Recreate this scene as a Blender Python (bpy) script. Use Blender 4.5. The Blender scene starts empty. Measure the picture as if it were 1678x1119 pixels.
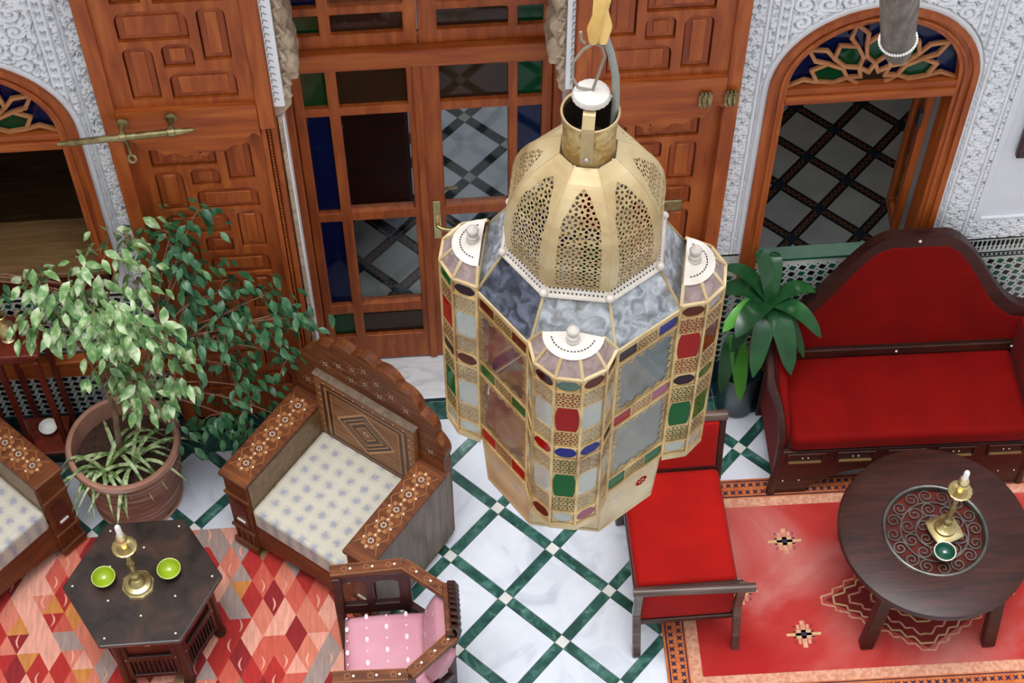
import bpy, math, random
import numpy as np
from mathutils import Vector, Matrix
from mathutils.geometry import tessellate_polygon
PI = math.pi
rnd = random.Random(7)
scene = bpy.context.scene
COL = scene.collection

# ------------------------------------------------------------------ camera, world, light, exposure
cam_d = bpy.data.cameras.new('camera')
cam_d.sensor_width = 36.0
cam_d.lens = 2917.8 / 1678 * 36
cam_d.clip_end = 60
cam = bpy.data.objects.new('camera', cam_d)
cam.location = (0.0, -4.4735, 6.7377)
cam.rotation_euler = (PI / 2 - 0.95407, 0, -0.08054)
COL.objects.link(cam)
scene.camera = cam

world = bpy.data.worlds.new('world')
scene.world = world
world.use_nodes = True
wn = world.node_tree.nodes
wn['Background'].inputs[0].default_value = (0.80, 0.885, 1.0, 1)
wn['Background'].inputs[1].default_value = 3.65

sun_d = bpy.data.lights.new('sun', 'SUN')
sun_d.energy = 2.05
sun_d.angle = math.radians(30)
sun_d.color = (1.0, 0.97, 0.93)
sun = bpy.data.objects.new('sun', sun_d)
sun.rotation_euler = (math.radians(4), math.radians(-4), 0)
COL.objects.link(sun)

vs = scene.view_settings
vs.view_transform = 'Standard'
vs.look = 'None'
vs.gamma = 1.0
vs.use_curve_mapping = False
vs.exposure = 0.0
scene.cycles.transparent_max_bounces = 40

# ------------------------------------------------------------------ materials
def lin(h):
    h = h.lstrip('#')
    c = [int(h[i:i + 2], 16) / 255 for i in (0, 2, 4)]
    return tuple((v / 12.92 if v <= 0.04045 else ((v + 0.055) / 1.055) ** 2.4) for v in c) + (1.0,)

MATS = {}
def newmat(name):
    m = bpy.data.materials.new(name)
    m.use_nodes = True
    MATS[name] = m
    return m, m.node_tree, m.node_tree.nodes['Principled BSDF']

def node(nt, kind, **kw):
    n = nt.nodes.new(kind)
    for k, v in kw.items():
        setattr(n, k, v)
    return n

def coords(nt, scale=(1, 1, 1), rnd_off=False, rot=(0, 0, 0)):
    tc = node(nt, 'ShaderNodeTexCoord')
    mp = node(nt, 'ShaderNodeMapping')
    mp.inputs['Scale'].default_value = scale
    mp.inputs['Rotation'].default_value = rot
    nt.links.new(tc.outputs['Object'], mp.inputs['Vector'])
    if rnd_off:
        oi = node(nt, 'ShaderNodeObjectInfo')
        ml = node(nt, 'ShaderNodeMath', operation='MULTIPLY')
        ml.inputs[1].default_value = 37.0
        nt.links.new(oi.outputs['Random'], ml.inputs[0])
        nt.links.new(ml.outputs[0], mp.inputs['Location'])
    return mp.outputs['Vector']

def ramp(nt, fac, stops):
    r = node(nt, 'ShaderNodeValToRGB')
    els = r.color_ramp.elements
    while len(els) < len(stops):
        els.new(0.5)
    for e, (p, c) in zip(els, stops):
        e.position = p
        e.color = c if not isinstance(c, str) else lin(c)
    nt.links.new(fac, r.inputs[0])
    return r.outputs['Color']

def noise_mat(name, stops, scale=8.0, detail=5.0, rough=0.5, metal=0.0, stretch=(1, 1, 1), bump=0.0, bscale=None, rnd_off=False,
              coat=0.0, sheen=0.0, spec=0.5, distort=0.0, rough_n=0.0):
    m, nt, b = newmat(name)
    v = coords(nt, stretch, rnd_off)
    n = node(nt, 'ShaderNodeTexNoise')
    n.inputs['Scale'].default_value = scale
    n.inputs['Detail'].default_value = detail
    n.inputs['Distortion'].default_value = distort
    nt.links.new(v, n.inputs['Vector'])
    nt.links.new(ramp(nt, n.outputs['Fac'], stops), b.inputs['Base Color'])
    b.inputs['Roughness'].default_value = rough
    b.inputs['Metallic'].default_value = metal
    b.inputs['Specular IOR Level'].default_value = spec
    b.inputs['Coat Weight'].default_value = coat
    b.inputs['Coat Roughness'].default_value = 0.2
    if sheen:
        b.inputs['Sheen Weight'].default_value = sheen
        b.inputs['Sheen Roughness'].default_value = 0.4
    if rough_n:
        mr = node(nt, 'ShaderNodeMapRange')
        mr.inputs['To Min'].default_value = max(0.02, rough - rough_n)
        mr.inputs['To Max'].default_value = rough + rough_n
        nt.links.new(n.outputs['Fac'], mr.inputs['Value'])
        nt.links.new(mr.outputs[0], b.inputs['Roughness'])
    if bump:
        n2 = node(nt, 'ShaderNodeTexNoise')
        n2.inputs['Scale'].default_value = bscale or scale * 4
        n2.inputs['Detail'].default_value = 3
        nt.links.new(v, n2.inputs['Vector'])
        bp = node(nt, 'ShaderNodeBump')
        bp.inputs['Strength'].default_value = bump
        bp.inputs['Distance'].default_value = 0.004
        nt.links.new(n2.outputs['Fac'], bp.inputs['Height'])
        nt.links.new(bp.outputs[0], b.inputs['Normal'])
    return m

def flat(name, hexc, rough=0.5, metal=0.0, var=0.08, scale=14, **kw):
    c = lin(hexc)
    lo = tuple(x * (1 - var) for x in c[:3]) + (1,)
    hi = tuple(min(1, x * (1 + var)) for x in c[:3]) + (1,)
    return noise_mat(name, [(0.3, lo), (0.7, hi)], scale=scale, rough=rough, metal=metal, **kw)

def thin_glass(name, tint, diffuse=0.0, dcol='#ffffff', gloss_rough=0.03, ior=1.32, mottled=None):
    """thin pane: tinted see-through film with a real Fresnel surface and some dust on it"""
    m, nt, b = newmat(name)
    out = nt.nodes['Material Output']
    nt.nodes.remove(b)
    tr = node(nt, 'ShaderNodeBsdfTransparent')
    tr.inputs[0].default_value = lin(tint)
    df = node(nt, 'ShaderNodeBsdfDiffuse')
    df.inputs[0].default_value = lin(dcol)
    mx = node(nt, 'ShaderNodeMixShader')
    mx.inputs[0].default_value = diffuse
    nt.links.new(tr.outputs[0], mx.inputs[1])
    nt.links.new(df.outputs[0], mx.inputs[2])
    if mottled:
        v = coords(nt, (1, 1, 1), True)
        n = node(nt, 'ShaderNodeTexNoise')
        n.inputs['Scale'].default_value = mottled[0]
        n.inputs['Detail'].default_value = 6
        n.inputs['Distortion'].default_value = 1.0
        nt.links.new(v, n.inputs['Vector'])
        mr = node(nt, 'ShaderNodeMapRange')
        mr.inputs['From Min'].default_value = 0.35
        mr.inputs['From Max'].default_value = 0.7
        mr.inputs['To Min'].default_value = mottled[1]
        mr.inputs['To Max'].default_value = mottled[2]
        nt.links.new(n.outputs['Fac'], mr.inputs['Value'])
        nt.links.new(mr.outputs[0], mx.inputs[0])
    gl = node(nt, 'ShaderNodeBsdfGlossy')
    gl.inputs['Roughness'].default_value = gloss_rough
    fr = node(nt, 'ShaderNodeFresnel')
    ge = node(nt, 'ShaderNodeNewGeometry')
    io = node(nt, 'ShaderNodeMapRange')          # the same interface seen from inside the pane
    io.inputs['To Min'].default_value = ior
    io.inputs['To Max'].default_value = 1.0 / ior
    nt.links.new(ge.outputs['Backfacing'], io.inputs['Value'])
    nt.links.new(io.outputs[0], fr.inputs['IOR'])
    m2 = node(nt, 'ShaderNodeMixShader')
    nt.links.new(fr.outputs[0], m2.inputs[0])
    nt.links.new(mx.outputs[0], m2.inputs[1])
    nt.links.new(gl.outputs[0], m2.inputs[2])
    nt.links.new(m2.outputs[0], out.inputs['Surface'])
    return m

def wood(name, dark, mid, light, axis='z', scale=3.0, rough=0.5, coat=0.06, rnd_off=True, bump=0.12):
    st = {'x': (0.12, 1, 1), 'y': (1, 0.12, 1), 'z': (1, 1, 0.12)}[axis]
    st = tuple(s * 9 for s in st)
    return noise_mat(name, [(0.25, dark), (0.5, mid), (0.78, light)], scale=scale, detail=6, rough=rough, stretch=st,
                     bump=bump, bscale=scale * 5, rnd_off=rnd_off, coat=coat, distort=0.6, spec=0.35)

WD, WM, WL = '#7c320e', '#9f4c1a', '#b86428'
M = {}
M['marble'] = noise_mat('white_marble', [(0.30, '#c4c9d2'), (0.46, '#dadee6'), (0.7, '#e2e5ec')], 5, 8, 0.22, rnd_off=True, distort=1.2)
M['marble_slab'] = noise_mat('slab_marble', [(0.30, '#cccccc'), (0.46, '#e8e7e5'), (0.7, '#f2f1ef')], 5, 8, 0.25, rnd_off=True, distort=1.6, stretch=(1, 3, 1))
M['green'] = noise_mat('green_marble', [(0.3, '#1a3d36'), (0.5, '#2a564b'), (0.66, '#4c786d'), (0.8, '#82a297')], 16, 8, 0.25, rnd_off=True, distort=1.0)
M['node'] = noise_mat('node_marble', [(0.3, '#d4d2cb'), (0.7, '#e8e6df')], 8, 4, 0.3, rnd_off=True)
M['grout'] = flat('grout', '#9a9a96', 0.8)
M['plaster'] = noise_mat('white_plaster', [(0.3, '#e8e8ea'), (0.7, '#f3f3f5')], 6, 4, 0.8, bump=0.15, bscale=60)
M['plaster_plain'] = noise_mat('painted_plaster', [(0.3, '#dddde2'), (0.7, '#e6e6ea')], 3, 4, 0.7)
M['court'] = noise_mat('courtyard_plaster', [(0.3, '#cfcac2'), (0.7, '#d8d4cc')], 1.5, 4, 0.85)
M['stone'] = noise_mat('carved_stone', [(0.25, '#8a735c'), (0.5, '#b39a80'), (0.75, '#cbb79f')], 18, 7, 0.85, bump=0.9, bscale=60, distort=0.8)
M['woodz'] = wood('varnished_cedar_upright', WD, WM, WL, 'z')
M['woodx'] = wood('varnished_cedar_level', WD, WM, WL, 'x')
M['panelw'] = wood('varnished_cedar_panel', '#762f0e', '#924116', '#aa5722', 'z')
M['fretw'] = wood('pale_cedar', '#8f5630', '#a96c40', '#c28a5a', 'x')
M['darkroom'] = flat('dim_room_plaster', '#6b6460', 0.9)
M['maho'] = wood('mahogany', '#3a120c', '#521a10', '#6b2416', 'x', rough=0.3)
M['darkw'] = wood('dark_stained_wood', '#22100b', '#371811', '#4a2218', 'x', scale=4, rough=0.42, coat=0.08)
M['inlayw'] = wood('walnut_veneer', '#46200c', '#683514', '#874c22', 'x', scale=5, rough=0.5, coat=0.04)
M['panelv'] = wood('light_marquetry_veneer', '#6a3c1c', '#8a5830', '#a57246', 'x', scale=6, rough=0.5, coat=0.04)
M['sidew'] = wood('dark_red_wood', '#4a140a', '#6a2211', '#823016', 'z', rough=0.45)
M['railw'] = wood('rubbed_dark_wood', '#3c2a24', '#5a463e', '#7d6a60', 'x', rough=0.32, coat=0.2)
M['liningmetal'] = flat('dark_brown_metal', '#2c2118', 0.7, 0.3)
M['armsheenw'] = wood('sheen_grey_board', '#57483c', '#6e5c4c', '#857260', 'z', scale=4, rough=0.5, coat=0.1)  # grey of a reflected sheen put into the board colour
M['innerw'] = wood('golden_brown_board', '#5f4526', '#765835', '#8d6d47', 'x', scale=4, rough=0.4, coat=0.2)
M['greyw'] = noise_mat('weathered_grey_wood', [(0.25, '#4a4038'), (0.5, '#6b5f54'), (0.75, '#8a7d70')], 6, 7, 0.7, stretch=(8, 8, 1), bump=0.7, bscale=12)
M['bone'] = flat('bone_inlay', '#e6dfd0', 0.4)
M['tan_inlay'] = flat('tan_inlay', '#a0683a', 0.45)
M['pale_inlay'] = flat('pale_wood_inlay', '#c08a58', 0.45)
M['brass'] = noise_mat('polished_brass', [(0.3, '#b59c5c'), (0.7, '#e2d2a0')], 9, 4, 0.27, 0.8, rough_n=0.08)
M['oldbrass'] = noise_mat('aged_brass', [(0.3, '#6f623f'), (0.5, '#978a60'), (0.75, '#b9ad84')], 20, 6, 0.42, 0.85, bump=0.3)
M['lbrass'] = noise_mat('lantern_brass', [(0.25, '#9a7c50'), (0.5, '#bda478'), (0.75, '#d3c29c')], 7, 6, 0.42, 0.35, rough_n=0.1)
M['lgold'] = noise_mat('lantern_gold_edge', [(0.3, '#a17c48'), (0.7, '#d6b87e')], 14, 5, 0.4, 0.6)
M['lwhite'] = noise_mat('chalky_white_metal', [(0.3, '#b4a89c'), (0.7, '#cfc5ba')], 12, 5, 0.55, 0.1, bump=0.3)
M['collar'] = noise_mat('worn_collar_brass', [(0.25, '#8a6a35'), (0.45, '#b08b4e'), (0.6, '#c9ad74'), (0.8, '#d9c79c')], 26, 8, 0.4, 0.7, bump=0.5, distort=1.5)
M['hole'] = flat('hole_shade', '#1b1613', 0.9)  # dark colour standing in for the shade inside small holes
M['g_clear'] = thin_glass('clear_glass', '#f2f5f3', 0.04, '#dfe3e2')
M['g_door'] = thin_glass('door_glass', '#eef0f0', 0.0)
M['g_blue'] = thin_glass('blue_glass', '#23408e', 0.35, '#14245c')
M['g_green'] = thin_glass('green_glass', '#157a3e', 0.4, '#0f5a30')
M['g_amber'] = thin_glass('amber_brown_glass', '#7d5230', 0.45, '#4a3322')
M['l_red'] = thin_glass('lantern_red_glass', '#d01a10', 0.55, '#b8130b', ior=1.18)
M['l_green'] = thin_glass('lantern_green_glass', '#0f8f40', 0.55, '#0c7030', ior=1.18)
M['l_blue'] = thin_glass('lantern_blue_glass', '#2a3bb0', 0.45, '#2530a0', ior=1.18)
M['l_dark'] = thin_glass('lantern_plum_glass', '#4a2030', 0.5, '#3a1622', ior=1.18)
M['l_brown'] = thin_glass('lantern_brown_glass', '#8a3c1c', 0.55, '#6e2a12', ior=1.18)
M['l_pink'] = thin_glass('lantern_pink_glass', '#d890a8', 0.45, '#c87a92', ior=1.18)
M['l_teal'] = thin_glass('lantern_teal_glass', '#9cc0b4', 0.4, '#7f9c90', ior=1.18)
M['l_white'] = thin_glass('lantern_milky_glass', '#f4f6f2', 0.28, '#e8ebe6')
M['l_clear'] = thin_glass('lantern_clear_glass', '#eef3f2', 0.03, '#e0e4e4', mottled=(25, 0.0, 0.05))
M['l_mauve'] = thin_glass('lantern_mauve_glass', '#c0a8a2', 0.6, '#ab9590', mottled=(30, 0.4, 0.8))
M['l_roof'] = thin_glass('dusty_roof_glass', '#e6ebf0', 0.4, '#dee1e5', 0.08, mottled=(30, 0.12, 0.55))
M['l_roofdark'] = thin_glass('smoky_blue_roof_glass', '#7b8094', 0.4, '#8a8ea0', 0.08, mottled=(25, 0.1, 0.6))
M['velvet'] = noise_mat('red_velvet', [(0.3, '#94100a'), (0.7, '#aa140e')], 5, 5, 0.8, sheen=0.08, bump=0.15, bscale=200, spec=0.12)
M['velvet_shaded'] = noise_mat('shaded_red_velvet', [(0.3, '#6c0603'), (0.7, '#800905')], 5, 5, 0.8, sheen=0.04, bump=0.15, bscale=200, spec=0.1)  # the chair's red velvet again, with the settee's shade put into its colour
M['pink'] = noise_mat('pink_brocade', [(0.3, '#c98693'), (0.7, '#d69aa6')], 6, 3, 0.55, bump=0.1, bscale=150)
M['pinkwhite'] = flat('white_brocade_motif', '#ecd5d6', 0.5)
M['terra'] = noise_mat('terracotta', [(0.25, '#7c5646'), (0.5, '#a07664'), (0.72, '#cdb1a3')], 5, 7, 0.8, stretch=(1, 1, 9), bump=0.4, bscale=9)
M['rim'] = noise_mat('terracotta_rim', [(0.3, '#a46f58'), (0.7, '#c1907a')], 9, 5, 0.8)
M['soil'] = noise_mat('potting_soil', [(0.3, '#33231a'), (0.7, '#54392a')], 40, 6, 0.95, bump=0.8, bscale=80)
M['leaf_l'] = noise_mat('variegated_leaf', [(0.35, '#4c7840'), (0.5, '#7c9f5f'), (0.64, '#c4d0a6')], 22, 3, 0.42, rnd_off=True)
M['leaf_d'] = noise_mat('dark_leaf', [(0.3, '#234e30'), (0.5, '#36663f'), (0.72, '#6f9a6a')], 16, 3, 0.3, rnd_off=True)
M['leaf_s'] = noise_mat('spider_plant_leaf', [(0.4, '#5f7f3e'), (0.6, '#c3cf9a')], 30, 2, 0.45, rnd_off=True)
M['leaf_r'] = noise_mat('glossy_strap_leaf', [(0.3, '#163d20'), (0.6, '#24552c'), (0.85, '#3f7a38')], 7, 4, 0.26, rnd_off=True)
M['leaf_y'] = noise_mat('young_strap_leaf', [(0.3, '#3f8a30'), (0.7, '#63ad45')], 7, 4, 0.28, rnd_off=True)
M['bark'] = noise_mat('fig_bark', [(0.3, '#6d5540'), (0.7, '#9a8468')], 20, 5, 0.85)
M['twig'] = noise_mat('red_brown_twig', [(0.3, '#7a4a36'), (0.7, '#a67a60')], 20, 5, 0.8)
M['lime'] = noise_mat('lime_glaze', [(0.3, '#8fa81a'), (0.7, '#a9c02a')], 8, 3, 0.15, coat=0.3)
M['limeout'] = flat('dark_glaze_outside', '#2f3a24', 0.3)
M['limerim'] = flat('pale_lime_rim', '#c2cc6a', 0.3)
M['bottle'] = flat('dark_green_glaze', '#0b4a38', 0.08, coat=0.6)
M['cream'] = flat('cream_glaze', '#e4ddcb', 0.3)
M['wax'] = flat('white_wax', '#efece4', 0.5)
M['tray'] = noise_mat('tarnished_tray', [(0.3, '#54504c'), (0.7, '#86817a')], 12, 5, 0.35, 0.8)
M['iron'] = flat('black_iron', '#1d1a1a', 0.5)
M['rope'] = noise_mat('yellow_cloth', [(0.3, '#d59a3e'), (0.55, '#ecc273'), (0.8, '#f4dda8')], 6, 3, 0.7, bump=0.3, bscale=60)
M['wire'] = flat('dull_wire', '#9c9184', 0.5, 0.6)
M['cable'] = flat('grey_cable', '#8e8d85', 0.6)
M['z_white'] = flat('zellij_white', '#cfd0c8', 0.3, var=0.12, rnd_off=True)
M['z_green'] = flat('zellij_green', '#1b5a42', 0.25, var=0.25)
M['z_black'] = flat('zellij_black', '#161b1d', 0.25, var=0.2)
M['z_teal'] = flat('zellij_dark_teal', '#17343a', 0.3, var=0.3)

# ------------------------------------------------------------------ mesh building
def T(x=0, y=0, z=0):
    return Matrix.Translation((x, y, z))
def RZ(a):
    return Matrix.Rotation(a, 4, 'Z')
def RX(a):
    return Matrix.Rotation(a, 4, 'X')
def RY(a):
    return Matrix.Rotation(a, 4, 'Y')
# (u, v, w) of a drawing on the wall -> (x, z, towards the court)
WALLM = Matrix(((1, 0, 0, 0), (0, 0, -1, 0), (0, 1, 0, 0), (0, 0, 0, 1)))

class MB:
    def __init__(s, m=None):
        s.v = []; s.f = []; s.mi = []; s.m = m or Matrix.Identity(4); s.cur = 0
    def add(s, vs, fs):
        n = len(s.v)
        s.v += [tuple(s.m @ Vector(p)) for p in vs]
        s.f += [tuple(n + i for i in f) for f in fs]
        s.mi += [s.cur] * len(fs)
        return s
    def box(s, x0, x1, y0, y1, z0, z1):
        return s.add([(x0, y0, z0), (x1, y0, z0), (x1, y1, z0), (x0, y1, z0), (x0, y0, z1), (x1, y0, z1), (x1, y1, z1), (x0, y1, z1)],
                     [(0, 3, 2, 1), (4, 5, 6, 7), (0, 1, 5, 4), (1, 2, 6, 5), (2, 3, 7, 6), (3, 0, 4, 7)])
    def prism(s, poly, z0, z1, top_scale=None):
        n = len(poly)
        a = [(p[0], p[1], z0) for p in poly]
        if top_scale:
            cx = sum(p[0] for p in poly) / n; cy = sum(p[1] for p in poly) / n
            b = [(cx + (p[0] - cx) * top_scale, cy + (p[1] - cy) * top_scale, z1) for p in poly]
        else:
            b = [(p[0], p[1], z1) for p in poly]
        fs = [tuple(reversed(range(n))), tuple(range(n, 2 * n))]
        fs += [(i, (i + 1) % n, n + (i + 1) % n, n + i) for i in range(n)]
        return s.add(a + b, fs)
    def plate(s, outer, holes, z0, z1):
        """extruded outline with holes, drawn in (u, v), thick along w"""
        loops = [outer] + list(holes)
        flatv = [p for l in loops for p in l]
        tris = tessellate_polygon([[Vector((p[0], p[1], 0)) for p in l] for l in loops])
        n = len(flatv)
        vs = [(p[0], p[1], z0) for p in flatv] + [(p[0], p[1], z1) for p in flatv]
        fs = []
        for t in tris:
            a, b, c = (Vector(flatv[i]) for i in t)
            up = (b - a).to_2d().cross((c - a).to_2d()) > 0
            t = tuple(t) if up else tuple(reversed(t))
            fs.append(tuple(i + n for i in t)); fs.append(tuple(reversed(t)))
        o = 0
        for l in loops:
            k = len(l)
            for i in range(k):
                fs.append((o + i, o + (i + 1) % k, n + o + (i + 1) % k, n + o + i))
            o += k
        return s.add(vs, fs)
    def lathe(s, prof, seg=24, a0=0.0, a1=2 * PI, close=True):
        full = abs(a1 - a0 - 2 * PI) < 1e-6
        k = seg if full else seg + 1
        vs = []; fs = []
        for r, z in prof:
            for i in range(k):
                a = a0 + (a1 - a0) * i / seg
                vs.append((r * math.cos(a), r * math.sin(a), z))
        for j in range(len(prof) - 1):
            for i in range(seg):
                i2 = (i + 1) % k
                fs.append((j * k + i, j * k + i2, (j + 1) * k + i2, (j + 1) * k + i))
        if close and full:
            if prof[0][0] > 1e-5:
                fs.append(tuple(reversed(range(k))))
            if prof[-1][0] > 1e-5:
                fs.append(tuple((len(prof) - 1) * k + i for i in range(k)))
        return s.add(vs, fs)
    def tube(s, pts, rad, seg=8, closed=False, caps=True):
        pts = [Vector(p) for p in pts]
        n = len(pts)
        if not hasattr(rad, '__len__'):
            rad = [rad] * n
        vs = []; fs = []
        up = None
        for i, p in enumerate(pts):
            if closed:
                t = pts[(i + 1) % n] - pts[i - 1]
            else:
                t = pts[min(i + 1, n - 1)] - pts[max(i - 1, 0)]
            t.normalize()
            if up is None:
                up = Vector((0, 0, 1)) if abs(t.z) < 0.9 else Vector((1, 0, 0))
            a = t.cross(up)
            if a.length < 1e-4:
                a = t.cross(Vector((0.3, 1, 0.2)))
            a.normalize()
            b = a.cross(t).normalized()
            up = b
            for k in range(seg):
                an = 2 * PI * k / seg
                q = p + (a * math.cos(an) + b * math.sin(an)) * rad[i]
                vs.append(tuple(q))
        m = n if closed else n - 1
        for i in range(m):
            j = (i + 1) % n
            for k in range(seg):
                k2 = (k + 1) % seg
                fs.append((i * seg + k, i * seg + k2, j * seg + k2, j * seg + k))
        if caps and not closed:
            fs.append(tuple(reversed(range(seg))))
            fs.append(tuple((n - 1) * seg + k for k in range(seg)))
        return s.add(vs, fs)
    def bar(s, a, b, w, h=None, up=(0, 0, 1)):
        """square bar from a to b"""
        a = Vector(a); b = Vector(b); h = h or w
        t = (b - a).normalized()
        u = Vector(up)
        x = t.cross(u)
        if x.length < 1e-4:
            x = t.cross(Vector((1, 0, 0)))
        x.normalize()
        y = x.cross(t).normalized()
        vs = []
        for p in (a, b):
            for sx, sy in ((-1, -1), (1, -1), (1, 1), (-1, 1)):
                vs.append(tuple(p + x * sx * w / 2 + y * sy * h / 2))
        return s.add(vs, [(0, 1, 2, 3), (7, 6, 5, 4), (0, 4, 5, 1), (1, 5, 6, 2), (2, 6, 7, 3), (3, 7, 4, 0)])
    def ball(s, c, r, seg=8, rings=6, sz=1.0):
        old = s.m
        s.m = old @ T(*c)
        s.lathe([(r * math.sin(PI * i / rings) + (1e-6 if i in (0, rings) else 0), -r * sz * math.cos(PI * i / rings)) for i in range(rings + 1)], seg, close=False)
        s.m = old
        return s
    def quad(s, a, b, c, d):
        return s.add([a, b, c, d], [(0, 1, 2, 3)])
    def mesh(s, name):
        me = bpy.data.meshes.new(name)
        me.from_pydata(s.v, [], s.f)
        me.update()
        return me
    def build(s, name, mat, parent=None, smooth=False, bevel=0.0, bseg=2, solid=0.0, loc=None, angle=35):
        me = s.mesh(name)
        mats = mat if isinstance(mat, (list, tuple)) else [mat]
        for m in mats:
            me.materials.append(m)
        if len(mats) > 1:
            me.polygons.foreach_set('material_index', s.mi)
        o = bpy.data.objects.new(name, me)
        COL.objects.link(o)
        if loc is not None:
            o.location = loc
        if parent is not None:
            o.parent = parent
        if solid:
            md = o.modifiers.new('solid', 'SOLIDIFY'); md.thickness = solid; md.offset = 0
        if bevel:
            md = o.modifiers.new('bevel', 'BEVEL'); md.width = bevel; md.segments = bseg
            md.limit_method = 'ANGLE'; md.angle_limit = math.radians(angle)
        if smooth:
            me.polygons.foreach_set('use_smooth', [True] * len(me.polygons))
            if smooth != 'all':
                try:
                    me.set_sharp_from_angle(angle=math.radians(40))
                except Exception:
                    pass
        return o

def tag(o, label=None, cat=None, group=None, kind=None):
    if label: o['label'] = label
    if cat: o['category'] = cat
    if group: o['group'] = group
    if kind: o['kind'] = kind
    return o
def empty(name, loc=(0, 0, 0), rz=0.0, label=None, cat=None, group=None, kind=None):
    o = bpy.data.objects.new(name, None)
    COL.objects.link(o)
    o.location = loc
    o.rotation_euler = (0, 0, rz)
    o.empty_display_size = 0.05
    return tag(o, label, cat, group, kind)
def child(o, parent):
    """another object on the same mesh"""
    c = o.copy(); COL.objects.link(c); c.parent = parent
    return c
def inst(me, name, parent, mat_world):
    c = bpy.data.objects.new(name, me); COL.objects.link(c); c.parent = parent
    c.matrix_local = mat_world
    return c

def arc(cx, cy, r, a0, a1, n):
    return [(cx + r * math.cos(a0 + (a1 - a0) * i / n), cy + r * math.sin(a0 + (a1 - a0) * i / n)) for i in range(n + 1)]
def rect(x0, x1, y0, y1):
    return [(x0, y0), (x1, y0), (x1, y1), (x0, y1)]
def rrect(x0, x1, y0, y1, bl=0, br=0, tr=0, tl=0, n=4):
    p = []
    for (cx, cy, r, a) in ((x0 + bl, y0 + bl, bl, PI), (x1 - br, y0 + br, br, 1.5 * PI), (x1 - tr, y1 - tr, tr, 0), (x0 + tl, y1 - tl, tl, PI / 2)):
        p += arc(cx, cy, r, a, a + PI / 2, n) if r > 0 else [(cx, cy)]
    return p
def inset(poly, d):
    """shrink a roughly convex outline towards its middle by about d"""
    cx = (min(p[0] for p in poly) + max(p[0] for p in poly)) / 2; cy = (min(p[1] for p in poly) + max(p[1] for p in poly)) / 2
    hx = (max(p[0] for p in poly) - min(p[0] for p in poly)) / 2; hy = (max(p[1] for p in poly) - min(p[1] for p in poly)) / 2
    return [(cx + (p[0] - cx) * (hx - d) / hx, cy + (p[1] - cy) * (hy - d) / hy) for p in poly]

# ------------------------------------------------------------------ courtyard floor
def lattice(parent, org, pitch, sw, xr, yr, z, tile_mat, strip_maker, node_mat, th=0.006, excl=None):
    g = 0.0012
    c45 = math.sqrt(0.5)
    h = (pitch - sw) / 2 - g
    tm = MB().box(-h, h, -h, h, -th, 0).mesh('tile'); tm.materials.append(tile_mat)
    sm = strip_maker(pitch - sw - 2 * g, sw - 2 * g, th)
    q = sw / 2 - g
    nm = MB().box(-q, q, -q, q, -th, 0).mesh('node_tile'); nm.materials.append(node_mat)
    R45 = RZ(-PI / 4)
    e1 = (c45 * pitch, -c45 * pitch); e2 = (-c45 * pitch, -c45 * pitch)
    def ok(x, y):
        return xr[0] < x < xr[1] and yr[0] < y < yr[1] and not (excl and excl(x, y))
    for i in range(-40, 41):
        for j in range(-40, 41):
            x = org[0] + e1[0] * i + e2[0] * j; y = org[1] + e1[1] * i + e2[1] * j
            if ok(x, y):
                inst(nm, 'node_tile', parent, T(x, y, z) @ R45)
            tx, ty = x + (e1[0] + e2[0]) / 2, y + (e1[1] + e2[1]) / 2
            if ok(tx, ty):
                inst(tm, 'tile', parent, T(tx, ty, z) @ R45 @ RZ(rnd.choice((0, PI / 2))))
            if ok(x + e1[0] / 2, y + e1[1] / 2):
                inst(sm, 'strip_tile', parent, T(x + e1[0] / 2, y + e1[1] / 2, z) @ R45)
            if ok(x + e2[0] / 2, y + e2[1] / 2):
                inst(sm, 'strip_tile', parent, T(x + e2[0] / 2, y + e2[1] / 2, z) @ R45 @ RZ(-PI / 2))

def plain_strip(mat):
    def mk(l, w, th):
        me = MB().box(-l / 2, l / 2, -w / 2, w / 2, -th, 0).mesh('strip_tile')
        me.materials.append(mat)
        return me
    return mk

floor = MB().box(-3.4, 4.4, -6.2, 0.25, -0.12, -0.006).build('floor', M['grout'])
tag(floor, kind='structure')
lattice(floor, (0.251, -0.591), 0.31, 0.046, (-2.45, 2.95), (-1.95, 0.02), 0.0, M['marble'], plain_strip(M['green']), M['node'])
rest = MB()
rest.box(-3.4, 4.4, -6.2, -1.97, -0.006, 0.0).box(-3.4, -2.47, -1.97, 0, -0.006, 0).box(2.97, 4.4, -1.97, 0, -0.006, 0)
rest.build('marble_surround', M['marble'], floor)
slab = MB().box(-0.50, 0.57, 0.0, 0.235, -0.006, 0.006).build('threshold_slab', M['marble_slab'], floor, bevel=0.003)
bm_ = MB()
for (x0, x1, y0) in ((-2.46, -0.52, -0.205), (-0.52, 0.59, -0.115), (0.59, 2.96, -0.19)):
    n = max(1, int((x1 - x0) / 0.32))
    for i in range(n):
        a = x0 + (x1 - x0) * i / n; b = x0 + (x1 - x0) * (i + 1) / n
        MB().box(a + 0.001, b - 0.001, y0, y0 + 0.095, -0.004, 0.003).build('border_tile', M['green'], floor)
        MB().box(a + 0.001, b - 0.001, y0 + 0.098, 0.0, -0.004, 0.0025).build('border_tile', M['z_teal'], floor)

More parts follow.
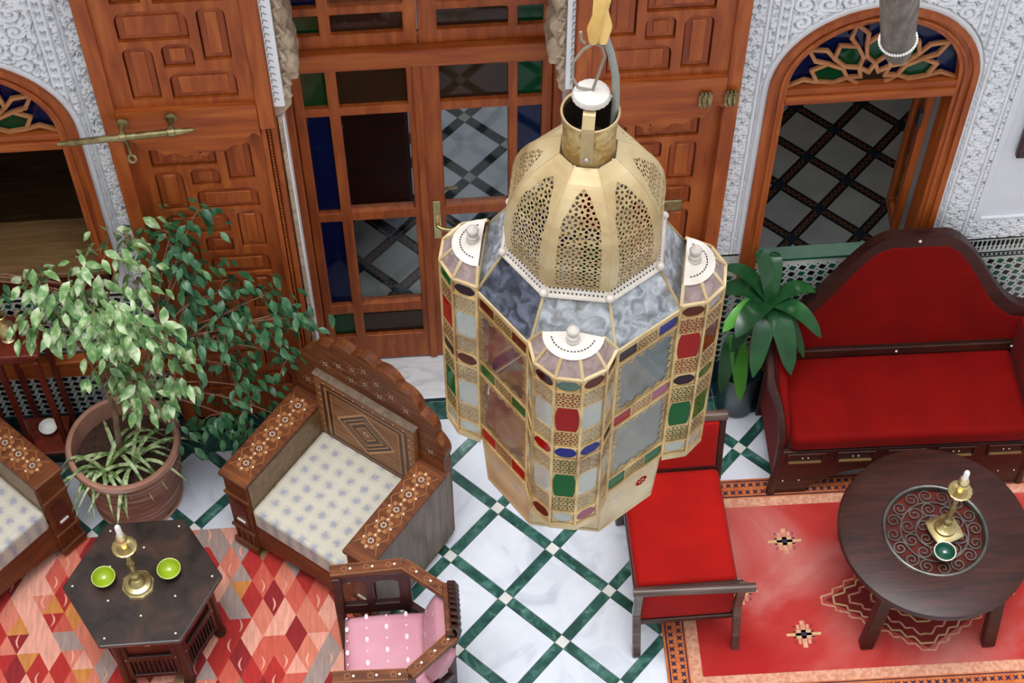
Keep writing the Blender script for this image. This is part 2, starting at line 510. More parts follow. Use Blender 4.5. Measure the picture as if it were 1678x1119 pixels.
# ------------------------------------------------------------------ walls
def arch_path(cx, hw, zb, zs, n=22):
    return [(cx - hw, zb)] + [(cx + hw, zb)] + arc(cx, zs, hw, 0, PI, n)
ARC_R, ARC_L, ZS = 1.695, -1.605, 1.925
wall = MB(WALLM).plate(rect(-3.4, 4.4, 0, 9.0), [list(reversed(arch_path(ARC_R, 0.365, 0.0012, ZS))), list(reversed(arch_path(ARC_L, 0.365, 0.885, ZS))),
                        list(reversed(rect(-0.50, 0.57, 0.0005, 2.95)))], -0.25, -0.03).build('wall_back', M['plaster_plain'])
tag(wall, kind='structure')
MB().box(2.255, 4.4, 0.0, 0.03, 1.075, 9.0).box(-3.4, 2.255, 0.0, 0.03, 2.75, 9.0).box(2.75, 4.4, 0.0, 0.03, 0, 1.075).box(-3.4, -2.1, 0.0, 0.03, 0.0, 2.75).build('plain_panel', M['plaster_plain'], wall)
tag(MB().box(-3.65, -3.4, -6.2, 0.25, 0, 9).build('wall_left', M['court']), kind='structure')
tag(MB().box(4.4, 4.65, -6.2, 0.25, 0, 9).build('wall_right', M['court']), kind='structure')
tag(MB().box(-3.65, 4.65, -6.45, -6.2, 0, 9).build('wall_front', M['court']), kind='structure')
# unseen slab added above the doors to shade the wall and settee
tag(MB().box(-3.4, 4.4, -0.45, -0.001, 3.40, 3.60).build('shade_slab', M['court']), kind='structure')

# carved stucco: a real relief, cut as a height field
def sstep(a, b, v):
    t = np.clip((v - a) / (b - a), 0, 1)
    return t * t * (3 - 2 * t)
def arab(x, z, s):
    a = np.sin(2 * PI * (x / s + 0.22 * np.sin(2 * PI * z / (1.7 * s))))
    b = np.sin(2 * PI * (z / (1.25 * s) + 0.25 * np.sin(2 * PI * x / (1.3 * s))))
    c = np.sin(2 * PI * (x + z) / (2.3 * s)) * 0.35
    return sstep(-0.52, -0.44, a * b + c)
def scroll(x, z, s):
    i = np.floor(x / s); j = np.floor(z / s)
    u = x - (i + 0.5) * s; v = z - (j + 0.5) * s
    sg = np.where((i + j) % 2 == 0, 1.0, -1.0)
    r = np.hypot(u, v); th = np.arctan2(v, u * sg)
    sp = np.cos(th + 1.3 * (i * 2 + j) - r * 2 * PI / (s * 0.30))
    h = sstep(-0.72, -0.58, sp)
    rim = (r > 0.47 * s)
    return np.where(rim, arab(x, z, s * 0.30), np.where(r < 0.07 * s, 1.0, h))
def band(d, w):
    return d  # helper for readability
def relief(name, x0, x1, z0, z1, fn, keep, step=0.0031, depth=0.042):
    nx = int((x1 - x0) / step); nz = int((z1 - z0) / step)
    xs = np.linspace(x0, x1, nx + 1); zs = np.linspace(z0, z1, nz + 1)
    X, Z = np.meshgrid(xs, zs)
    H = fn(X, Z) * depth
    V = np.stack([X, 0.0285 - H, Z], -1).reshape(-1, 3)
    idx = np.arange((nx + 1) * (nz + 1)).reshape(nz + 1, nx + 1)
    xc = (X[:-1, :-1] + X[1:, 1:]) / 2; zc = (Z[:-1, :-1] + Z[1:, 1:]) / 2
    k = keep(xc, zc)
    F = np.stack([idx[:-1, :-1], idx[:-1, 1:], idx[1:, 1:], idx[1:, :-1]], -1)[k]
    me = bpy.data.meshes.new(name)
    me.vertices.add(len(V)); me.vertices.foreach_set('co', V.ravel())
    me.loops.add(F.size); me.loops.foreach_set('vertex_index', F.ravel().astype(np.int32))
    me.polygons.add(len(F)); me.polygons.foreach_set('loop_start', np.arange(0, F.size, 4, dtype=np.int32))
    me.update(calc_edges=True)
    me.materials.append(M['plaster'])
    o = bpy.data.objects.new(name, me); COL.objects.link(o); o.parent = wall
    tag(o, 'carved white stucco', kind='stuff')
    return o
def stucco(cx, side):
    def fn(X, Z):
        x = (X - cx) * side                    # mirrored about the arch
        r = np.where(Z > ZS, np.hypot(x, Z - ZS), np.abs(x))
        ax = np.abs(x)
        h = arab(X, Z, 0.0255)
        inner = (ax < 0.372) | (Z > ZS)
        sc = scroll(X + 0.013, Z, 0.085)
        spand = (Z > ZS) & (r > 0.405) & (ax < 0.345) & (Z < 2.52)
        h = np.where(spand, sc, h)
        # straight mouldings
        for e in (0.352, 0.385, 0.43, 0.535):
            d = np.abs(ax - e)
            line = (d < 0.0055) & ((Z > ZS) | (ax > 0.40))
            groove = (d >= 0.0055) & (d < 0.0095) & ((Z > ZS) | (ax > 0.40))
            h = np.where(line, 1.0, np.where(groove, 0.25, h))
        chain = (ax > 0.358) & (ax < 0.379) & (Z > ZS)
        h = np.where(chain, sstep(-0.3, 0.1, np.cos(2 * PI * Z / 0.045) + np.cos(2 * PI * (ax - 0.3685) / 0.021) * 0.9), h)
        zl = np.abs(Z - 2.53)
        h = np.where((zl < 0.006) & (ax < 0.352), 1.0, h)
        # plain lip round the arch
        h = np.where(r < 0.408, 1.0, h)
        h = np.where((r >= 0.408) & (r < 0.413), 0.2, h)
        return h
    return fn
def keep_r(X, Z):
    r = np.where(Z > ZS, np.hypot(X - ARC_R, Z - ZS), np.abs(X - ARC_R))
    k = r > 0.372
    panel = (X > 2.255) & (Z > 1.075)
    return k & ~panel & ((X < 1.33) | (X > 2.05) | (Z > 1.9) | True)
relief('carved_stucco', 1.165, 2.75, 0.945, 2.75, stucco(ARC_R, 1), keep_r)
relief('carved_stucco', -2.1, -1.085, 0.945, 2.75, stucco(ARC_L, -1), lambda X, Z: np.where(Z > ZS, np.hypot(X - ARC_L, Z - ZS), np.abs(X - ARC_L)) > 0.372, step=0.004)
tag(MB().box(2.255, 2.285, -0.014, 0.0, 1.07, 2.9).box(2.285, 3.0, -0.016, 0.0, 1.068, 1.082).build('trim_1', M['plaster_plain'], bevel=0.004), kind='structure')

# glazed mosaic dado
def star(cx, cz, r, k=8, inner=0.62, a0=0.0):
    return [(cx + (r if i % 2 == 0 else r * inner) * math.cos(a0 + PI * i / k), cz + (r if i % 2 == 0 else r * inner) * math.sin(a0 + PI * i / k)) for i in range(2 * k)]
def dado(x0, x1, z0, z1, c, main, alt):
    base = MB().box(x0, x1, -0.010, 0.0295, z0, z1)
    b = base.build('dado_ground', M['z_white'], wall)
    mb = MB(WALLM); nx = int((x1 - x0) / c); nz = int((z1 - z0) / c)
    for i in range(nx):
        for j in range(nz):
            cx = x0 + (i + 0.5) * c; cz = z0 + (j + 0.5) * c
            mb.cur = main if (i + j) % 2 == 0 or main == 1 else 1
            mb.prism(star(cx, cz, c * 0.42, 4, 0.72, PI / 8), 0.0098, 0.0115)
            mb.cur = alt
            mb.prism([(cx + c * (0.5 + 0.10 * math.cos(a)), cz + c * (0.5 + 0.10 * math.sin(a))) for a in (0, PI / 2, PI, 1.5 * PI)], 0.0098, 0.0112)
    o = mb.build('mosaic_star', [M['z_green'], M['z_black']], wall)
    tag(o, 'small glazed mosaic stars', kind='stuff')
dado(1.17, 1.31, 0.17, 0.80, 0.042, 0, 1)
dado(1.31, 2.08, 0.17, 0.866, 0.042, 0, 1)
dado(2.08, 2.70, 0.17, 0.80, 0.042, 0, 1)
dado(-2.2, -1.0, 0.10, 0.42, 0.040, 1, 1)
dado(-2.2, -1.0, 0.56, 0.92, 0.040, 0, 1)
MB().box(1.17, 1.31, -0.012, 0.0295, 0.80, 0.945).box(2.08, 2.75, -0.012, 0.0295, 0.80, 0.945).box(1.31, 2.08, -0.012, 0.0, 0.866, 0.884).box(-2.2, -1.0, -0.012, 0.0295, 0.92, 0.945).build('dado_band', M['z_white'], wall)
fr = MB(WALLM)
for (x0, x1, z0, z1) in ((1.17, 1.30, 0.935, 0.945), (2.08, 2.75, 0.935, 0.945), (2.07, 2.75, 0.842, 0.849), (2.07, 2.75, 0.815, 0.822), (-2.2, -1.0, 0.93, 0.945)):
    fr.prism(rect(x0, x1, z0, z1), 0.0118, 0.0135)
fr.build('dado_line', M['z_black'], wall)
gl_ = MB(WALLM)
gl_.prism(rect(1.31, 2.08, 0.880, 0.8935), 0.0118, 0.016)
gl_.build('dado_edge', M['z_green'], wall)
th = MB(WALLM)
for i in range(34):
    x = 2.08 + i * 0.0195
    th.prism([(x, 0.925), (x + 0.013, 0.925), (x + 0.013, 0.900), (x + 0.0085, 0.888), (x + 0.0045, 0.888), (x, 0.900)], 0.0118, 0.0135)
    th.prism([(x + 0.002, 0.882), (x + 0.011, 0.882), (x + 0.0065, 0.860)], 0.0118, 0.0135)
    th.prism([(x, 0.838), (x + 0.012, 0.838), (x + 0.012, 0.826), (x, 0.826)], 0.0118, 0.0135)
tag(th.build('mosaic_tooth', M['z_black'], wall), 'black mosaic teeth', kind='stuff')
MB().box(1.17, 2.75, -0.020, 0.0295, 0.0, 0.17).box(-2.2, -1.0, -0.020, 0.0295, 0, 0.10).build('plinth_tiles', M['z_teal'], wall)
tag(MB().box(-2.2, -1.12, -0.05, -0.0125, 0.43, 0.55).box(-2.2, -1.12, -0.062, -0.0125, 0.535, 0.552).build('trim_2', M['woodx'], bevel=0.004), kind='structure')

# ------------------------------------------------------------------ rooms behind the wall
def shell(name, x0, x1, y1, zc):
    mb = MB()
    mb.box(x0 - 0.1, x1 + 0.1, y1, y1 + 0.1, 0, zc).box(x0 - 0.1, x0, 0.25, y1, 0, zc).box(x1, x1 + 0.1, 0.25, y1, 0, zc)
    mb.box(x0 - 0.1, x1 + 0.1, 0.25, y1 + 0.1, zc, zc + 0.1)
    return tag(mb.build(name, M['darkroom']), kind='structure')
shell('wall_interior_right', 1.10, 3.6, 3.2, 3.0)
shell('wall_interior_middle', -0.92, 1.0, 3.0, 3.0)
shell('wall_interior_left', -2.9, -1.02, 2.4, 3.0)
mosaic = None
m_, nt_, b_ = newmat('mosaic_strip')
v_ = coords(nt_, (1, 1, 1))
ck = node(nt_, 'ShaderNodeTexChecker'); ck.inputs['Scale'].default_value = 62
ck.inputs['Color1'].default_value = lin('#7a4630'); ck.inputs['Color2'].default_value = lin('#23211f')
nt_.links.new(v_, ck.inputs['Vector']); nt_.links.new(ck.outputs['Color'], b_.inputs['Base Color'])
b_.inputs['Roughness'].default_value = 0.35
def mosaic_strip(l, w, th):
    mb = MB()
    mb.cur = 0; mb.box(-l / 2, l / 2, -w * 0.28, w * 0.28, -th, 0)
    mb.cur = 1; mb.box(-l / 2, l / 2, -w / 2, -w * 0.29, -th, 0).box(-l / 2, l / 2, w * 0.29, w / 2, -th, 0)
    me = mb.mesh('strip_tile'); me.materials.append(MATS['mosaic_strip']); me.materials.append(M['z_black'])
    me.polygons.foreach_set('material_index', mb.mi)
    return me
M['room_tile'] = noise_mat('grey_room_tile', [(0.3, '#a9a8a4'), (0.7, '#c0bfba')], 6, 5, 0.3, rnd_off=True)
M['node_dark'] = flat('blue_black_node', '#1c2a3a', 0.3, var=0.3)
fl2 = tag(MB().box(1.10, 3.6, 0.25, 3.2, -0.12, -0.006).build('floor', M['grout']), kind='structure')
lattice(fl2, (1.78, 0.79), 0.240, 0.050, (1.3, 3.0), (0.5, 2.35), 0.0, M['room_tile'], mosaic_strip, M['node_dark'])
fl3 = tag(MB().box(-0.92, 1.0, 0.25, 3.0, -0.12, -0.006).build('floor', M['grout']), kind='structure')
lattice(fl3, (-0.12, 0.63), 0.237, 0.050, (-0.75, 0.9), (0.26, 1.05), 0.0, M['room_tile'], mosaic_strip, M['node_dark'])
lattice(fl3, (0.255, 1.30), 0.285, 0.050, (-0.3, 1.0), (1.05, 2.7), 0.0, M['marble'], plain_strip(M['z_black']), M['room_tile'])
fl4 = tag(MB().box(-2.9, -1.02, 0.25, 2.4, -0.12, 0.0).build('floor', M['maho']), kind='structure')
fill_d = bpy.data.lights.new('room_fill', 'AREA'); fill_d.energy = 20; fill_d.size = 0.9; fill_d.color = (0.9, 0.95, 1)  # unseen area light added to brighten the room behind the glazed door
fill_o = bpy.data.objects.new('room_fill', fill_d); fill_o.location = (0.45, 1.9, 2.9); COL.objects.link(fill_o)
fill2_d = bpy.data.lights.new('room_fill', 'AREA'); fill2_d.energy = 5.0; fill2_d.size = 0.8; fill2_d.color = (1, 0.96, 0.9)  # second unseen area light, added to brighten the right room
fill2_o = bpy.data.objects.new('room_fill', fill2_d); fill2_o.location = (2.2, 1.5, 2.9); COL.objects.link(fill2_o)
cab = empty('cabinet', (-0.36, 1.08, 0), label='dark mahogany cabinet in the room behind the glazed door', cat='cabinet')
MB().box(-0.34, 0.33, 0.0, 0.5, 0.06, 1.25).box(-0.36, 0.35, -0.02, 0.52, 1.25, 1.29).build('body', M['maho'], cab, bevel=0.006)
for s in (-1, 1):
    d_ = MB().box(s * 0.165 - 0.155, s * 0.165 + 0.155, -0.018, -0.001, 0.10, 1.2).build('cabinet_door', M['maho'], cab, bevel=0.006)
    MB(T(s * 0.03, -0.03, 0.7)).ball((0, 0, 0), 0.012).build('knob', M['oldbrass'], d_, smooth=True)
for sx in (-0.30, 0.29):
    for sy in (0.03, 0.47):
        MB().box(sx - 0.025, sx + 0.025, sy - 0.025, sy + 0.025, 0, 0.06).build('foot', M['maho'], cab)
bench = empty('wooden_bench', (-1.75, 0.62, 0), label='long brown wooden bench inside the dim left arched window', cat='bench')
MB().box(-0.7, 0.55, 0.0, 0.5, 0.40, 0.46).build('seat', M['innerw'], bench, bevel=0.006)
MB().box(-0.7, 0.55, 0.46, 0.52, 0.46, 1.05).build('backrest', M['innerw'], bench, bevel=0.01)
MB().box(-0.68, 0.53, 0.02, 0.05, 0.0, 0.40).build('front_panel', M['innerw'], bench)
for sx in (-0.7, 0.51):
    MB().box(sx, sx + 0.04, 0.0, 0.5, 0.0, 0.72).build('armrest', M['innerw'], bench, bevel=0.006)

# ------------------------------------------------------------------ arched windows
def arch_u(cx, ro, ri, zb, zs, n=26):
    return [(cx - ro, zb), (cx - ri, zb)] + list(reversed(arc(cx, zs, ri, 0, PI, n))) + [(cx + ri, zb), (cx + ro, zb)] + arc(cx, zs, ro, 0, PI, n)
def window(idx, cx, zb_jamb, leaf):
    w = empty('window_%d' % idx, (cx, 0, 0), kind='structure')
    f = MB(WALLM).plate(arch_u(0, 0.388, 0.318, zb_jamb, ZS), [], -0.08, 0.022).build('window_frame', M['woodz'], w, bevel=0.004)
    MB(WALLM).plate(arch_u(0, 0.392, 0.366, zb_jamb, ZS), [], 0.022, 0.036).build('outer_moulding', M['woodz'], f, bevel=0.004)
    MB(WALLM).plate(arch_u(0, 0.349, 0.335, zb_jamb, ZS), [], 0.022, 0.030).build('inner_moulding', M['woodz'], f, bevel=0.003)
    tr = MB().box(-0.32, 0.32, -0.030, 0.06, 1.845, 1.885).box(-0.32, 0.32, -0.018, 0.06, 1.885, 1.915).build('transom', M['woodx'], w, bevel=0.004)
    c = (0.0, 1.915)
    def pol(r, a):
        return (c[0] + r * math.cos(a), c[1] + r * 1.0 * math.sin(a))
    back = MB(WALLM).prism([(-0.318, 1.915), (0.318, 1.915)] + arc(0, ZS, 0.318, 0, PI, 24), -0.024, -0.020)
    g = back.build('fan_glass', M['g_blue'], w); g['label'] = 'dark blue fan glass'
    fw = MB(WALLM)
    def strap(pts, ww=0.0145, closed=False):
        q = pts + [pts[0]] if closed else pts
        for a, b in zip(q[:-1], q[1:]):
            dx, dy = b[0] - a[0], b[1] - a[1]; l = math.hypot(dx, dy)
            if l < 1e-4: continue
            ex, ey = dx / l * ww * 0.42, dy / l * ww * 0.42
            nx, ny = -dy / l * ww / 2, dx / l * ww / 2
            fw.prism([(a[0] - ex + nx, a[1] - ey + ny), (a[0] - ex - nx, a[1] - ey - ny), (b[0] + ex - nx, b[1] + ey - ny), (b[0] + ex + nx, b[1] + ey + ny)], -0.012, 0.002 + rnd.uniform(0, 0.002))
    for k in range(5):
        ph = math.radians(18 + 36 * k)
        d = math.radians
        pet = [pol(0.098, ph), pol(0.140, ph - d(15.5)), pol(0.205, ph - d(13.5)), pol(0.245, ph), pol(0.205, ph + d(13.5)), pol(0.140, ph + d(15.5))]
        MB(WALLM).prism(inset(pet, 0.004), -0.018, -0.014).build('petal_glass', M['g_green'], w)
        strap(pet, closed=True)
        strap([pol(0.205, ph + d(13.5)), pol(0.258, ph + d(11)), pol(0.318, ph + d(18))])
        strap([pol(0.205, ph - d(13.5)), pol(0.258, ph - d(11)), pol(0.318, ph - d(18))])
        strap([pol(0.098, ph), pol(0.055, ph + d(18))]); strap([pol(0.098, ph), pol(0.055, ph - d(18))])
    fo = fw.build('fretwork', M['fretw'], w, bevel=0.002)
    MB(WALLM).prism([pol(0.07, PI * i / 10) for i in range(11)], -0.018, -0.014).build('centre_glass', M['g_amber'], w)
    if leaf:
        lf = MB(T(0.285, 0.085, 0) @ RZ(math.radians(-4)) @ Matrix(((0, 0, 1, 0), (1, 0, 0, 0), (0, 1, 0, 0), (0, 0, 0, 1))))
        lf.plate(rect(0, 0.17, 0.90, 1.84), [list(reversed(rect(0.04, 0.13, 0.97, 1.77)))], -0.016, 0.016)
        lo = lf.build('casement', M['woodz'], w, bevel=0.004)
        gm = MB(lf.m); gm.prism(rect(0.04, 0.13, 0.97, 1.77), -0.002, 0.002); gm.build('pane', M['g_door'], lo)
        MB().box(0.245, 0.262, 0.06, 0.09, 1.58, 1.66).build('catch', M['iron'], lo)
        MB().box(-0.3645, 0.3645, 0.0, 0.045, 0.001, 0.885).build('parapet', M['plaster_plain'], w)
        MB().box(-0.318, 0.318, -0.014, 0.05, 0.885, 0.893).build('sill', M['z_green'], w)
    else:
        MB().box(-0.34, 0.34, -0.035, 0.25, 1.10, 1.125).build('sill', M['innerw'], w, bevel=0.004)
        MB().box(-0.34, 0.34, 0.0, 0.25, 0.885, 1.10).build('sill_board', M['maho'], w)
    return w
window(1, ARC_R, 0.76, True)
window(2, ARC_L, 1.10, False)

# ------------------------------------------------------------------ glazed double door
d1 = empty('door_1', (0, 0.25, 0), kind='structure')
ROWS = [(0.20, 0.375), (0.44, 1.02), (1.075, 1.655), (1.70, 1.895)]
TOPS = [(2.085, 2.185), (2.225, 2.82)]
def rows_holes(cols, rows):
    return [(c, r) for c in cols for r in rows]
PM = {0: 'g_green', 1: 'g_blue', 2: 'g_blue', 3: 'g_green'}
PW = {0: 'g_amber', 1: 'g_door', 2: 'g_door', 3: 'g_amber'}
def glazed(name, x0, x1, z0, z1, cols, rows, narrow, parent, top=False):
    holes = [list(reversed(rect(c[0], c[1], r[0], r[1]))) for c in cols for r in rows]
    lf = MB(WALLM).plate(rect(x0, x1, z0, z1), holes, -0.022, 0.022).build(name, M['woodz'], parent, bevel=0.005)
    for ci, c in enumerate(cols):
        for ri, r in enumerate(rows):
            key = ((PM if ci == narrow else PW)[ri]) if not top else (('g_green', 'g_blue')[ri] if ci == narrow else ('g_amber', 'g_door')[ri])
            MB(WALLM).prism(rect(c[0] - 0.003, c[1] + 0.003, r[0] - 0.003, r[1] + 0.003), -0.003, 0.001).build('pane', M[key], lf)
    return lf
lcols = [(-0.415, -0.325), (-0.282, -0.020)]
rcols = [(0.105, 0.365), (0.402, 0.495)]
lfl = glazed('door_leaf', -0.455, 0.017, 0.02, 1.93, lcols, ROWS, 0, d1)
lfr = glazed('door_leaf', 0.021, 0.535, 0.02, 1.93, rcols, ROWS, 1, d1)
glazed('transom_light', -0.455, 0.030, 2.02, 2.90, lcols, TOPS, 0, d1, True)
glazed('transom_light', 0.034, 0.535, 2.02, 2.90, rcols, TOPS, 1, d1, True)
MB().box(-0.505, -0.457, -0.05, 0.04, 0.006, 2.95).box(0.537, 0.575, -0.05, 0.04, 0.006, 2.95).build('jamb', M['woodz'], d1, bevel=0.005)
MB().box(-0.457, 0.537, -0.055, 0.03, 1.932, 2.018).build('transom_bar', M['woodx'], d1, bevel=0.006)
MB().box(0.004, 0.036, -0.035, -0.022, 0.02, 1.92).build('cover_strip', M['woodz'], lfl, bevel=0.004)
h_ = MB().box(0.052, 0.084, -0.030, -0.022, 0.88, 1.12)
h_.tube([(0.068, -0.03, 1.00), (0.068, -0.062, 1.00), (0.085, -0.072, 0.995), (0.12, -0.072, 0.985), (0.165, -0.068, 1.0)], [0.009, 0.009, 0.009, 0.008, 0.007], 8)
h_.build('handle', M['brass'], lfr, smooth=True, bevel=0.002)
MB().box(0.052, 0.084, 0.022, 0.03, 0.88, 1.12).tube([(0.068, 0.03, 1.08), (0.068, 0.06, 1.08), (0.10, 0.07, 1.08), (0.16, 0.066, 1.09)], 0.008, 8).build('handle', M['brass'], lfr, smooth=True)

# ------------------------------------------------------------------ big carved door leaves folded back on the wall
def big_door(idx, x0, x1, side):
    """side = +1: hinge stile on the right (left leaf), -1 mirrored"""
    d = empty('door_%d' % idx, ((x0 + x1) / 2, -0.045, 0), kind='structure')
    W = x1 - x0
    mx = lambda u: side * u           # u measured from the leaf's middle
    hw = W / 2
    Zt = 2.98
    px0, px1 = -hw + 0.125, hw - 0.115      # field that carries the panels
    mods = [(2.115, 2.545), (2.575, 2.96), (1.465, 1.845), (1.06, 1.445), (0.645, 1.04), (0.24, 0.625)]
    holes = []; fields = []
    for (z0, z1) in mods:
        h = z1 - z0; w = px1 - px0
        for (u0, u1, v0, v1, rr) in ((0, 0.65, 0.68, 1.0, 0), (0.74, 1.0, 0.43, 1.0, 0), (0, 0.28, 0.02, 0.61, 0),
                                     (0.36, 0.65, 0.37, 0.63, 0), (0.38, 1.0, 0.0, 0.31, 0)):
            r = min((u1 - u0) * w, (v1 - v0) * h) * 0.36
            p = rrect(px0 + u0 * w, px0 + u1 * w, z0 + v0 * h, z0 + v1 * h, 0.004, 0.004, r, r * 0.9)
            if side < 0:
                p = [(-q[0], q[1]) for q in reversed(p)]
            holes.append(list(reversed(p))); fields.append((p, 0.0 if z0 > 2 else -0.035))
    MB(WALLM).plate(rect(-hw, hw, 1.935, Zt), holes[:10], 0.0, 0.027).build('leaf_frame', M['woodz'], d, bevel=0.006)
    MB(WALLM).plate(rect(-hw, hw, 0.03, 1.9345), holes[10:], -0.022, -0.008).build('wicket_frame', M['woodz'], d, bevel=0.005)
    MB(WALLM).prism(rect(-hw + 0.02, hw - 0.02, 0.05, Zt - 0.02), -0.040, -0.031).build('backing', M['panelw'], d)
    for p, dz in fields:
        q = inset(p, 0.004)
        pn = MB(WALLM); pn.prism(q, 0.006 + dz, 0.0165 + dz); pn.build('panel', M['panelw'], d, bevel=0.003)
        q2 = inset(p, min(0.026, 0.3 * min(max(a[0] for a in p) - min(a[0] for a in p), max(a[1] for a in p) - min(a[1] for a in p))))
        q2 = rect(min(a[0] for a in q2), max(a[0] for a in q2), min(a[1] for a in q2), max(a[1] for a in q2))
        MB(WALLM).prism(q2, 0.0165 + dz, 0.0235 + dz, top_scale=0.95).build('raised_field', M['woodz'], d, bevel=0.002)
    # side stiles, rails
    def sbox(u0, u1, z0, z1, w0, w1, mat, nm, bv=0.005):
        a, b = sorted((mx(u0), mx(u1)))
        return MB(WALLM).prism(rect(a, b, z0, z1), w0, w1).build(nm, mat, d, bevel=bv)
    sbox(-hw, -hw + 0.055, 0.03, Zt, -0.010, 0.042, M['woodz'], 'stile')
    sbox(hw - 0.062, hw - 0.004, 1.95, Zt, 0.026, 0.042, M['woodz'], 'stile')
    sbox(hw - 0.062, hw - 0.042, 0.05, 1.94, -0.010, 0.030, M['woodz'], 'stile')
    sbox(hw - 0.024, hw - 0.002, 0.05, 1.94, -0.010, 0.030, M['woodz'], 'stile')
    bd = MB()
    for i in range(112):
        bd.ball((mx(hw - 0.033), -0.022, 0.08 + i * 0.0166), 0.0066, 6, 4)
    tag(bd.build('bead_moulding', M['woodz'], d, smooth=True), 'row of turned beads', kind='stuff')
    # lock rail with a scalloped lower edge
    lo, hi = -hw + 0.055, hw - 0.062
    pts = [(hi, 2.085), (lo, 2.085), (lo, 1.915)]
    n = 7
    env = lambda t: 1.925 - 0.095 * math.sin(PI * min(1, max(0, (t - 0.06) / 0.88))) ** 0.6
    for k in range(n):
        for j in range(6):
            t = (k + j / 6) / n
            pts.append((lo + (hi - lo) * t, env(t) + 0.020 * abs(math.sin(PI * j / 6)) ** 1.5))
    pts.append((hi, 1.915))
    if side < 0:
        pts = [(-q[0], q[1]) for q in pts]
    MB(WALLM).plate(pts, [], -0.006, 0.046).build('lock_rail', M['woodx'], d, bevel=0.004)
    dd = MB(WALLM)
    dd.m = WALLM @ T(mx((lo + hi) / 2 + 0.02), 1.855, 0.0465)
    dd.lathe([(0.0045, 0), (0.0045, 0.0006)], 10)
    dd.build('dark_hole_disc', M['hole'], d)  # dark disc laid on the rail for a shaded hole
    return d, mx, hw
d2, mx2, hw2 = big_door(2, -1.105, -0.495, 1)
d3, mx3, hw3 = big_door(3, 0.575, 1.185, -1)
# long draw bolt on the left leaf
cx2 = (-1.105 - 0.495) / 2
def P2(x, y, z): return (x - cx2, y + 0.045, z)
bo = MB().tube([P2(-1.262, -0.15, 2.008), P2(-1.225, -0.15, 2.010), P2(-1.22, -0.15, 2.0105), P2(-1.0, -0.15, 2.026), P2(-0.82, -0.15, 2.038), P2(-0.815, -0.15, 2.038), P2(-0.785, -0.15, 2.041), P2(-0.776, -0.15, 2.041)],
                [0.007, 0.009, 0.0125, 0.0135, 0.0135, 0.011, 0.008, 0.005], 12)
bo.build('draw_bolt', M['oldbrass'], d2, smooth=True)
for x, z in ((-1.03, 2.024), (-0.858, 2.036)):
    b = MB(T(*P2(x, -0.15, z)))
    b.m = b.m @ RY(PI / 2)
    b.lathe([(0.013, -0.014), (0.018, -0.012), (0.018, 0.012), (0.013, 0.014)], 12)
    b.m = T(*P2(x, -0.10, z + 0.022)) @ RX(PI / 2)
    b.lathe([(0.022, 0.0), (0.022, 0.006), (0.010, 0.012), (0.008, 0.05)], 12)
    b.build('bolt_bracket', M['oldbrass'], d2, smooth=True)
hp = MB().tube([P2(-1.022, -0.152, 2.012), P2(-1.018, -0.156, 1.97), P2(-1.016, -0.156, 1.935)], [0.007, 0.005, 0.006], 8)
hp.tube([P2(-1.016 + 0.013 * math.sin(a), -0.156, 1.915 + 0.02 * math.cos(a)) for a in [2 * PI * i / 12 for i in range(12)]], 0.0055, 6, closed=True)
hp.build('bolt_handle', M['oldbrass'], d2, smooth=True)
cx3 = (0.575 + 1.185) / 2
for x in (1.055, 1.148):
    b = MB(T(x - cx3, -0.058, 1.985))
    b.box(-0.024, 0.024, -0.004, 0.002, -0.030, 0.030)
    for dz in (-0.032, 0.032):
        for dx in (-0.014, 0, 0.014):
            b.ball((dx, 0, dz), 0.008, 6, 4)
    b.tube([(-0.010, -0.008, -0.022), (-0.010, -0.022, 0), (-0.010, -0.008, 0.022)], 0.005, 6)
    b.tube([(0.010, -0.008, -0.022), (0.010, -0.022, 0), (0.010, -0.008, 0.022)], 0.005, 6)
    b.build('bolt_keeper', M['oldbrass'], d3, smooth=True)
MB().box(1.09 - cx3, 1.135 - cx3, -0.056, -0.046, 0.80, 1.12).build('kick_plate', M['oldbrass'], d3, bevel=0.002)
MB().box(0.86 - cx3, 1.02 - cx3, -0.04, -0.030, 1.34, 1.40).build('brass_plate', M['oldbrass'], d3, bevel=0.003)
# worn jamb edge beside the left leaf
tag(MB().box(-0.492, -0.474, -0.05, 0.02, 0.02, 1.965).build('trim_3', M['stone'], bevel=0.003), kind='structure')
tag(MB().box(-0.474, -0.468, -0.05, 0.02, 0.02, 1.965).build('trim_4', M['plaster'], bevel=0.002), kind='structure')

